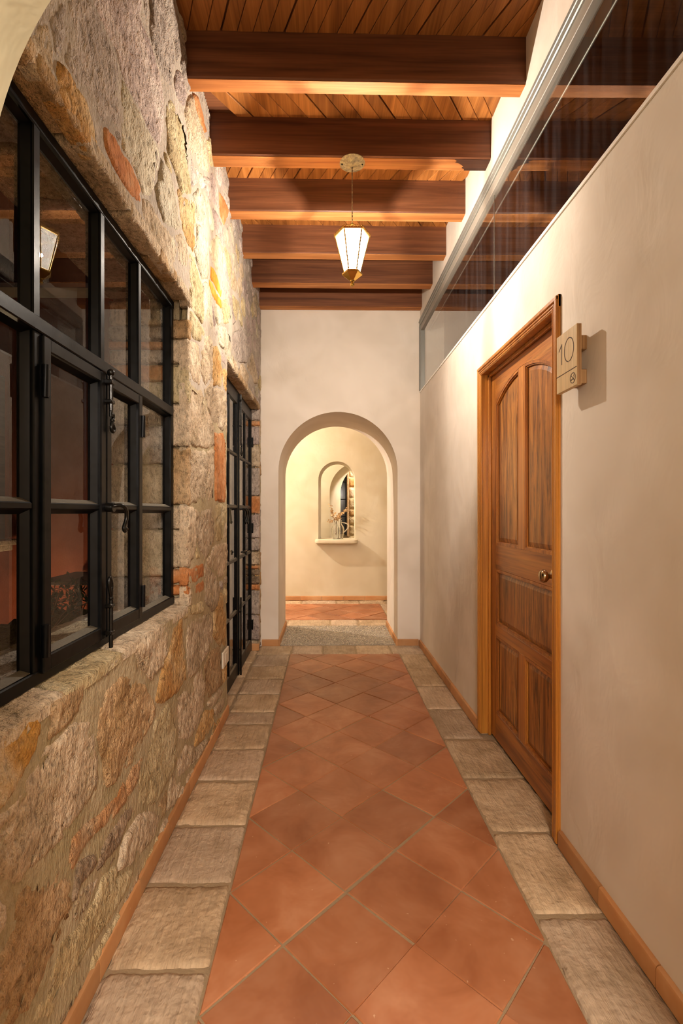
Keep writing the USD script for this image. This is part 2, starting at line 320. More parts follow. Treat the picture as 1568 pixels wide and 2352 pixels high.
# ------------------------------------------------------------------ the corridor's measures
XL, XR, YN, YF = -0.645, 0.915, 0.655, 4.62
ZB, ZC = 3.265, 3.475                      # underside of beams, underside of planks
ARCH = (0.115, 0.58, 1.695)                # centre x, radius, springing height
on_left = lambda u, v, h: np.c_[XL + h, u, v]          # (y, z, out of the left wall)
on_right = lambda x0: (lambda u, v, h: np.c_[x0 - h, u, v])
on_floor = lambda u, v, h: np.c_[u, v, h]
on_back = lambda y0: (lambda u, v, h: np.c_[u, y0 - h, v])  # (x, z, towards the camera)

# ------------------------------------------------------------------ plaster walls
def wall(name, label): return thing(name, label, kind='structure')
w = wall('wall_far', 'off-white plaster end wall with round-arched opening at the end of the corridor')
p = sbox(-1.1, -.02, 1.15, 3.62).difference(arch_poly(*ARCH))
obj('arch_wall', remap(extr(p, 0, .8), lambda u, v, h: np.c_[u, YF + h, v]), 'plaster', w, 30)
w = wall('wall_near', 'cream plaster arch wall nearest the camera, its curve cutting the upper left corner')
p = sbox(-1.3, -.02, 1.3, 3.62).difference(arch_poly(*ARCH, n=72))
obj('arch_wall', remap(extr(p, 0, .8), lambda u, v, h: np.c_[u, YN - h, v]), 'plaster_arch', w, 30)

w = wall('wall_right', 'cream plaster right wall with the wooden door in it and glass above')
hole = sbox(1.885, -.05, 2.785, 2.115)
p = sbox(YN, -.02, YF, 2.468).difference(hole)
obj('lower_wall', remap(extr(p, 0, .14), lambda u, v, h: np.c_[XR + h, u, v]), 'plaster', w)
obj('upper_wall', cbox(XR, XR + .14, YN, YF, 3.17, 3.62, 0), 'plaster', w)
obj('ledge', remap(slab(sbox(YN, XR - .006, YF, XR + .14), 2.461, 2.480, .005), lambda u, v, h: np.c_[v, u, h]), 'white_ledge', w, label='bright white ledge under the glass')

# the halls beyond both arches
w = wall('wall_niche', 'cream plaster wall beyond the arch with a small arched niche opening and a sill')
p = sbox(-3.7, -.02, 2.4, 3.62).difference(arch_poly(.1555, .2715, 1.775, .9, 32))
obj('niche_wall', remap(extr(p, 0, .12), lambda u, v, h: np.c_[u, 7.0 + h, v]), 'plaster_cream', w, 30)
p = sbox(-3.7, -.02, 2.4, 3.62).difference(arch_poly(.173, .254, 1.775, .9, 32))
obj('niche_wall', remap(extr(p, 0, .16), lambda u, v, h: np.c_[u, 7.12 + h, v]), 'plaster_cream', w, 30)
q = unary_union([sbox(-.145, 6.93, .44, 7.27), Point(-.10, 6.935).buffer(.055), Point(.395, 6.935).buffer(.055), sbox(-.10, 6.88, .395, 6.95)])
q = q.buffer(.012)
sl = [(x, y, z) for (r, z) in ((-.022, .838), (-.007, .845), (0, .868), (-.006, .894), (-.016, .9015)) for x, y in q.buffer(r).exterior.coords]
obj('sill', hull(sl), 'plaster_cream', w, 40, label='rounded plaster sill under the niche')
w = wall('wall_hall', 'plaster walls closing the cross hall beyond the arch')
for a in ((-3.7, -1.1, 5.2, 5.42, 0, 3.62), (1.15, 2.4, 5.2, 5.42, 0, 3.62), (-3.8, -3.7, 5.2, 7.28, 0, 3.62), (2.3, 2.4, 5.42, 7.0, 0, 3.62)):
    obj('wall_panel', cbox(*a, 0), 'plaster_cream', w)
w = wall('wall_back', 'plaster walls of the hall behind the camera')
for a in ((-2.4, 2.4, -2.0, -1.9, 0, 3.62), (-2.4, -2.3, -1.9, -.145, 0, 3.62), (2.3, 2.4, -1.9, -.145, 0, 3.62), (-2.4, -1.3, -.2, -.145, 0, 3.62), (1.3, 2.4, -.2, -.145, 0, 3.62)):
    obj('wall_panel', cbox(*a, 0), 'plaster', w)
# seen through the niche: a second arch and a stone wall behind it
w = wall('wall_rear_arch', 'plaster wall with a second arch seen through the niche')
n = 40; a = np.linspace(0, math.pi, n)
def prof(cx, r, sp): return np.array([(cx - r, .0)] + [(cx - r * math.cos(t), sp + r * math.sin(t)) for t in a] + [(cx + r, .0)])
p0, p1 = prof(.58, .52, 1.65), prof(.83, .56, 1.66)
p = sbox(-2.0, -.02, 2.4, 3.3).difference(Polygon(list(map(tuple, p0)) + [(p0[-1][0], -.05), (p0[0][0], -.05)]))
obj('arch_wall', remap(extr(p, 0, .02), lambda u, v, h: np.c_[u, 8.3 + h, v]), 'plaster_cream', w)
vv = np.vstack([np.c_[p0[:, 0], np.full(len(p0), 8.3), p0[:, 1]], np.c_[p1[:, 0], np.full(len(p1), 9.0), p1[:, 1]]]); k = len(p0); i = np.arange(k - 1)
obj('arch_soffit', trimesh.Trimesh(vv, np.vstack([np.c_[i, i + 1, k + i + 1], np.c_[i, k + i + 1, k + i]]), process=False), 'plaster_cream', w, 30)

for b in ((-2.0, -1.9, 7.28, 10.1, 0, 3.3), (2.3, 2.4, 7.0, 10.1, 0, 3.3)): obj('wall_panel', cbox(*b, 0), 'plaster_cream', w)
w = wall('wall_rear', 'rough stone wall with a dark steel window seen through the niche')
obj('masonry_core', cbox(-1.9, 2.3, 9.75, 9.95, 0, 3.3, 0), 'mortar', w)
r_ = np.random.default_rng(3); z = .05
while z < 2.9:
    hh = r_.uniform(.14, .3); y0 = .46
    while y0 < 1.5:
        ww = r_.uniform(.09, .3)
        obj('stone', patch(sbox(y0 + .008, z + .008, y0 + ww - .008, z + hh - .008), .03, int(r_.integers(1e6)), .03, .04, .02, .03, on_back(9.75), .015), ('stone_cream', 'stone_yellow', 'stone_tan', 'stone_cream', 'stone_tan')[int(r_.integers(5))], w, True)
        y0 += ww
    z += hh
x = thing('window_3', 'dark steel window seen through the niche beside stone', kind='structure')
obj('pane', cbox(.10, .40, 9.68, 9.69, .85, 2.25, 0), 'dark_pane', x)
for yy in (.08, .25, .39): obj('bar', cbox(yy, yy + .03, 9.65, 9.7, .83, 2.27, .004), 'black_steel', x)
for zz in (.85, 1.2, 1.55, 1.9, 2.25): obj('bar', cbox(.08, .42, 9.655, 9.7, zz, zz + .02, .004), 'black_steel', x)
obj('reveal', cbox(.415, .46, 9.6, 9.75, .8, 2.3, .01), 'stone_brown', x)

# the dark room behind the clerestory glass
w = wall('wall_beyond_glass', 'unlit plaster room behind the clerestory glass')
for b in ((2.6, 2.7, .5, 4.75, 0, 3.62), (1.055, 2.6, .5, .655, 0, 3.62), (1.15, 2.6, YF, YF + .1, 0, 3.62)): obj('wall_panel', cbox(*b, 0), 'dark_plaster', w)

# ------------------------------------------------------------------ ceiling: planks, deck, beams
ceil = thing('ceiling', 'reddish pine plank ceiling over the corridor', kind='structure')
obj('deck', cbox(-1.3, 2.7, .2, 5.0, ZC + .022, ZC + .06, 0), 'beam_wood', ceil)
beamY = [(2.157, 2.236), (2.622, 2.720), (3.103, 3.203), (3.604, 3.697), (4.069, 4.172), (4.53, 4.62)]
bays = [(.66, 2.157, -.47), (2.236, 2.622, .72), (2.720, 3.103, -.52), (3.203, 3.604, .62), (3.697, 4.069, -.5), (4.172, 4.53, .5)]
pr = np.random.default_rng(11)
for bi, (ya, yb, k) in enumerate(bays):
    clip = sbox(-.69, ya - .01, .93, yb + .01)
    x = -1.6 - abs(k) * (yb - ya) * (1 if k > 0 else 0) + pr.uniform(0, .08); cnt = 0
    L = yb - ya + .04
    while x < 1.0 + abs(k) * L:
        wd = pr.uniform(.066, .088) if bi not in (1, 3) else pr.uniform(.085, .105)
        gap = .009 if cnt % 4 == 3 else .0028
        q = Polygon([(x, ya - .02), (x + wd - gap, ya - .02), (x + wd - gap + k * L, yb + .02), (x + k * L, yb + .02)])
        if bi == 0: q = Polygon([(x, yb + .02 - L), (x + wd - gap, yb + .02 - L), (x + wd - gap + k * L, yb + .02), (x + k * L, yb + .02)])
        q = largest(q.intersection(clip))
        if not q.is_empty and q.area > .004 and not (bi == 1 and q.centroid.x < -.60):
            dz = pr.uniform(0, .003)
            m = slab(q, -.018, 0, .002); obj('plank', remap(m, lambda u, v, h: np.c_[u, v, ZC + dz - h]), 'plank_wood', ceil)
        x += wd; cnt += 1
bl = ['dark reddish wooden ceiling beam nearest the camera, shaded on its face', 'wooden ceiling beam with the lamp canopy and a scorched right end', 'third wooden ceiling beam, just behind the hanging lantern',
      'fourth wooden ceiling beam, level with the lantern top', 'fifth wooden ceiling beam, one before the arch wall', 'last wooden ceiling beam, resting against the arch wall']
for i, (a, b) in enumerate(beamY):
    top = ZC + .02
    pts = [(-.70, a, b), (.96, a, b)]
    sk = .008 if i < 5 else 0                   # the beams are not quite square to the walls
    P = []
    for xx, y0, y1 in pts:
        d = sk * (xx - .1)
        for z, c in ((ZB, .006), (ZB + .006, 0), (top, 0)):
            P += [(xx, y0 + c + d, z), (xx, y1 - c + d, z)]
    bm = thing('ceiling_beam', bl[i], 'beam', group='wooden beams across the ceiling')
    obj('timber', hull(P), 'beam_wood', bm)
    # a thin underside strip, lighter than the sides; the second beam is scorched towards its right end
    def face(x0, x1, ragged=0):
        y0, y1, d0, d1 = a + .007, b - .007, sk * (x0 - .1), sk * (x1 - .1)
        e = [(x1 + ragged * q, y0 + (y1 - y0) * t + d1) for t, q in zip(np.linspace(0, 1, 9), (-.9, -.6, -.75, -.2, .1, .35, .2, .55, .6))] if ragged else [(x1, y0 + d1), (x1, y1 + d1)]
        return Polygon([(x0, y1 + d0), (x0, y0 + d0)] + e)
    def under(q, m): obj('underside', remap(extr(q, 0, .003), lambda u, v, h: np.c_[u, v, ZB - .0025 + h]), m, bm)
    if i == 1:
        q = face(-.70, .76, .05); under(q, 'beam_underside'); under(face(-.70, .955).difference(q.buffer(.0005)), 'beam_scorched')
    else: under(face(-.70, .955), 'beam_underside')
c2 = thing('ceiling_001', 'plain plaster ceilings of the halls past the arches', kind='structure')
obj('panel', cbox(-3.8, 2.4, 4.9, 7.3, 3.6, 3.65, 0), 'plaster', c2); obj('panel', cbox(-2.4, 2.4, -2.0, .3, 3.6, 3.65, 0), 'plaster', c2); obj('panel', cbox(-2.0, 2.4, 7.2, 10.1, 3.3, 3.35, 0), 'plaster', c2)

# ------------------------------------------------------------------ clerestory glass on the right wall
w2 = thing('window_2', 'long frameless clerestory glass above the right wall, set in a grey metal channel', 'window', kind='structure')
obj('pane', cbox(.931, .937, 2.6235, YF - .035, 2.478, 3.07, 0), 'clerestory_glass', w2)
obj('pane', cbox(.931, .937, YN, 2.6205, 2.478, 3.07, 0), 'clerestory_glass', w2)
obj('channel', [cbox(.903, .96, YN, YF - .01, 3.108, 3.172, .004), cbox(.898, .93, YN, YF - .01, 3.135, 3.15, .003)], 'aluminium', w2)
obj('channel_lip', cbox(.914, .955, YN, YF - .01, 3.058, 3.110, .002), 'aluminium_grey', w2)
obj('channel', [cbox(.903, .96, YF - .022, YF - .002, 2.48, 3.11, .003), cbox(.908, .96, YF - .042, YF - .024, 2.48, 3.11, .003)], 'aluminium', w2)
obj('joint', cbox(.930, .9375, 2.6205, 2.6235, 2.478, 3.07, 0), 'aluminium', w2)
obj('rail', rod((1.0, YN + .02, 3.063), (1.0, YF - .03, 3.063), .005, 10), 'aluminium', w2, 60)

# ------------------------------------------------------------------ floor
fl = thing('floor', 'terracotta tile floor laid diagonally with grey stone borders', kind='structure')
obj('bed', cbox(-3.8, 2.7, -2.0, 10.1, -.12, -.007, 0), 'grout', fl)
obj('bed', cbox(-.331, .668, .8, 4.345, -.01, -.0035, 0), 'grout', fl)
fr = np.random.default_rng(21)
field = sbox(-.3285, .55, .6655, 4.345); HX, HY = .1978, .1987
def lay(field, x0, y0, rows, cols, edge=.0035):
    for r in rows:
        for c in cols:
            if (r + c) % 2 == 0: continue
            cx, cy = x0 + c * HX, y0 + r * HY
            jx, jy, s = fr.normal(0, .0016), fr.normal(0, .0016), fr.uniform(.979, .985)
            q = Polygon([(cx + HX * s, cy), (cx, cy + HY * s), (cx - HX * s, cy), (cx, cy - HY * s)])
            q = shapely.affinity.rotate(shapely.affinity.translate(q, jx, jy), fr.normal(0, .35))
            q = largest(q.intersection(field))
            if q.is_empty or q.area < .0012: continue
            tx, ty, dz = fr.normal(0, .0045, 2).tolist() + [fr.uniform(-.001, .0012)]
            obj('tile', slab(q, -.02, 0, .0028, lambda u, v, h: np.c_[u, v, h + dz + (tx * (u - cx) + ty * (v - cy)) * (h > -.01)]), 'terracotta', fl)
lay(field, .0672, 1.2287, range(-3, 17), range(-4, 6))
lay(sbox(-1.6, 5.745, .755, 6.715), .15, 5.95, range(-2, 6), range(-9, 5))
PAV = ['paving_a', 'paving_b', 'paving_c']
def paving(x0, x1, y0, y1, i, s=.022):
    q = sbox(x0 + .001, y0 + .0022, x1 - .001, y1 - .0022)
    q = shapely.affinity.rotate(q, fr.normal(0, .4))
    obj('paving_slab', patch(q, s, 500 + i, .010, .010, .0032, .03, lambda u, v, h: np.c_[u, v, h - .0095], .004, 12., .004), PAV[i % 3], fl, True)
LY = [.75, 1.05, 1.356, 1.671, 1.981, 2.309, 2.615, 2.922, 3.094, 3.405, 3.717, 4.02, 4.345]
for i in range(len(LY) - 1): paving(XL + .008, -.331, LY[i], LY[i + 1], i * 7 + (i // 2))
RY = [.75, 1.15, 1.525, 1.921, 2.315, 2.721, 3.131, 3.548, 3.966, 4.345]
for i in range(len(RY) - 1): paving(.668, XR - .005 if not 2 < i < 6 else (.985 if i in (3, 4) else XR - .005), RY[i], RY[i + 1], i * 5 + 2 + (i // 3))
FX = [XL, -.326, -.034, .28, .608, XR]
for i in range(5): paving(FX[i], FX[i + 1], 4.345, YF + .02, 60 + i * 4)
for i, (a, b) in enumerate(((3.05, 3.4), (3.4, 3.75), (3.75, 4.1), (4.1, 4.48))): paving(-.86, XL + .006, a, b, 90 + i)
# pebbled threshold under the arch
obj('threshold_bed', patch(sbox(-.47, YF + .022, .70, 5.435), .02, 77, .006, .01, .004, .03, lambda u, v, h: np.c_[u, v, h - .008], .004), 'mortar_grey', fl, True)
pb = []; base = trimesh.creation.icosphere(subdivisions=1, radius=1)
cand = fr.uniform((-.46, YF + .03), (.69, 5.43), (5200, 2)); kept = []
from scipy.spatial import cKDTree
keep = np.ones(len(cand), bool); tree = cKDTree(cand)
for i in range(len(cand)):
    if keep[i]:
        for j in tree.query_ball_point(cand[i], .0145):
            if j > i: keep[j] = False
for c in cand[keep]:
    m = base.copy(); an = fr.uniform(0, 6.28); sx, sy = fr.uniform(.007, .012), fr.uniform(.005, .008)
    v = m.vertices * (sx, sy, .006); m.vertices = np.c_[v[:, 0] * math.cos(an) - v[:, 1] * math.sin(an) + c[0], v[:, 0] * math.sin(an) + v[:, 1] * math.cos(an) + c[1], v[:, 2] - .0005]; pb.append(m)
obj('pebbles', pb, 'pebble', fl, True, kind='stuff')
xs = [-1.6, -1.2, -.75, -.45, .05, .38, .755]
for i in range(6): paving(xs[i], xs[i + 1], 5.44, 5.742, 120 + i, .03); paving(xs[i] + .1, xs[i + 1] + .1, 6.718, 7.0, 130 + i, .03)
for i, (a, b) in enumerate(((5.44, 5.9), (5.9, 6.3), (6.3, 6.72))): paving(.758, 1.1, a, b, 140 + i, .03)

# ------------------------------------------------------------------ skirting of terracotta pieces
def skirt_piece(parent, a, b, out, h=.062, t=.016):
    """from floor point a to b, standing out towards the unit vector out"""
    a, b, o = V3(*a, 0), V3(*b, 0), V3(*out, 0); d = (b - a) / np.linalg.norm(b - a); a = a + d * .0015; b = b - d * .0015
    P = []
    for q in (a, b):
        for (s, z) in ((0, -.002), (0, h), (t * .45, h), (t * .82, h - .004), (t, h - .012), (t, -.002)): P.append(q + o * s + V3(0, 0, z))
    obj('tile', hull(P), 'terracotta_skirting', parent, 35)
def skirting(name, label, runs):
    x = thing(name, label, kind='structure')
    for a, b, o, ln in runs:
        L = math.dist(a, b); n = max(1, round(L / ln))
        for i in range(n):
            t0, t1 = i / n, (i + 1) / n
            skirt_piece(x, (a[0] + (b[0] - a[0]) * t0, a[1] + (b[1] - a[1]) * t0), (a[0] + (b[0] - a[0]) * t1, a[1] + (b[1] - a[1]) * t1), o)
skirting('baseboard_right', 'terracotta skirting along the right wall', [((XR, 1.835), (XR, .737), (-1, 0), .313), ((XR, 2.838), (XR, YF - .017), (-1, 0), .3)])
skirting('baseboard_left', 'terracotta skirting along the foot of the stone wall', [((XL + .004, .74), (XL + .004, 3.06), (1, 0), .305), ((-.70, 4.478), (XL + .015, 4.478), (0, -1), .2)])
skirting('baseboard_far', 'terracotta skirting on the arch wall and inside the arch', [((XL + .02, YF), (-.465, YF), (0, -1), .2), ((.695, YF), (XR - .016, YF), (0, -1), .3), ((-.465, YF - .016), (-.465, 5.42), (1, 0), .3), ((.695, YF - .016), (.695, 5.42), (-1, 0), .3)])
skirting('baseboard_niche', 'terracotta skirting along the wall under the niche', [((-2.6, 7.0), (1.2, 7.0), (0, -1), .305)])

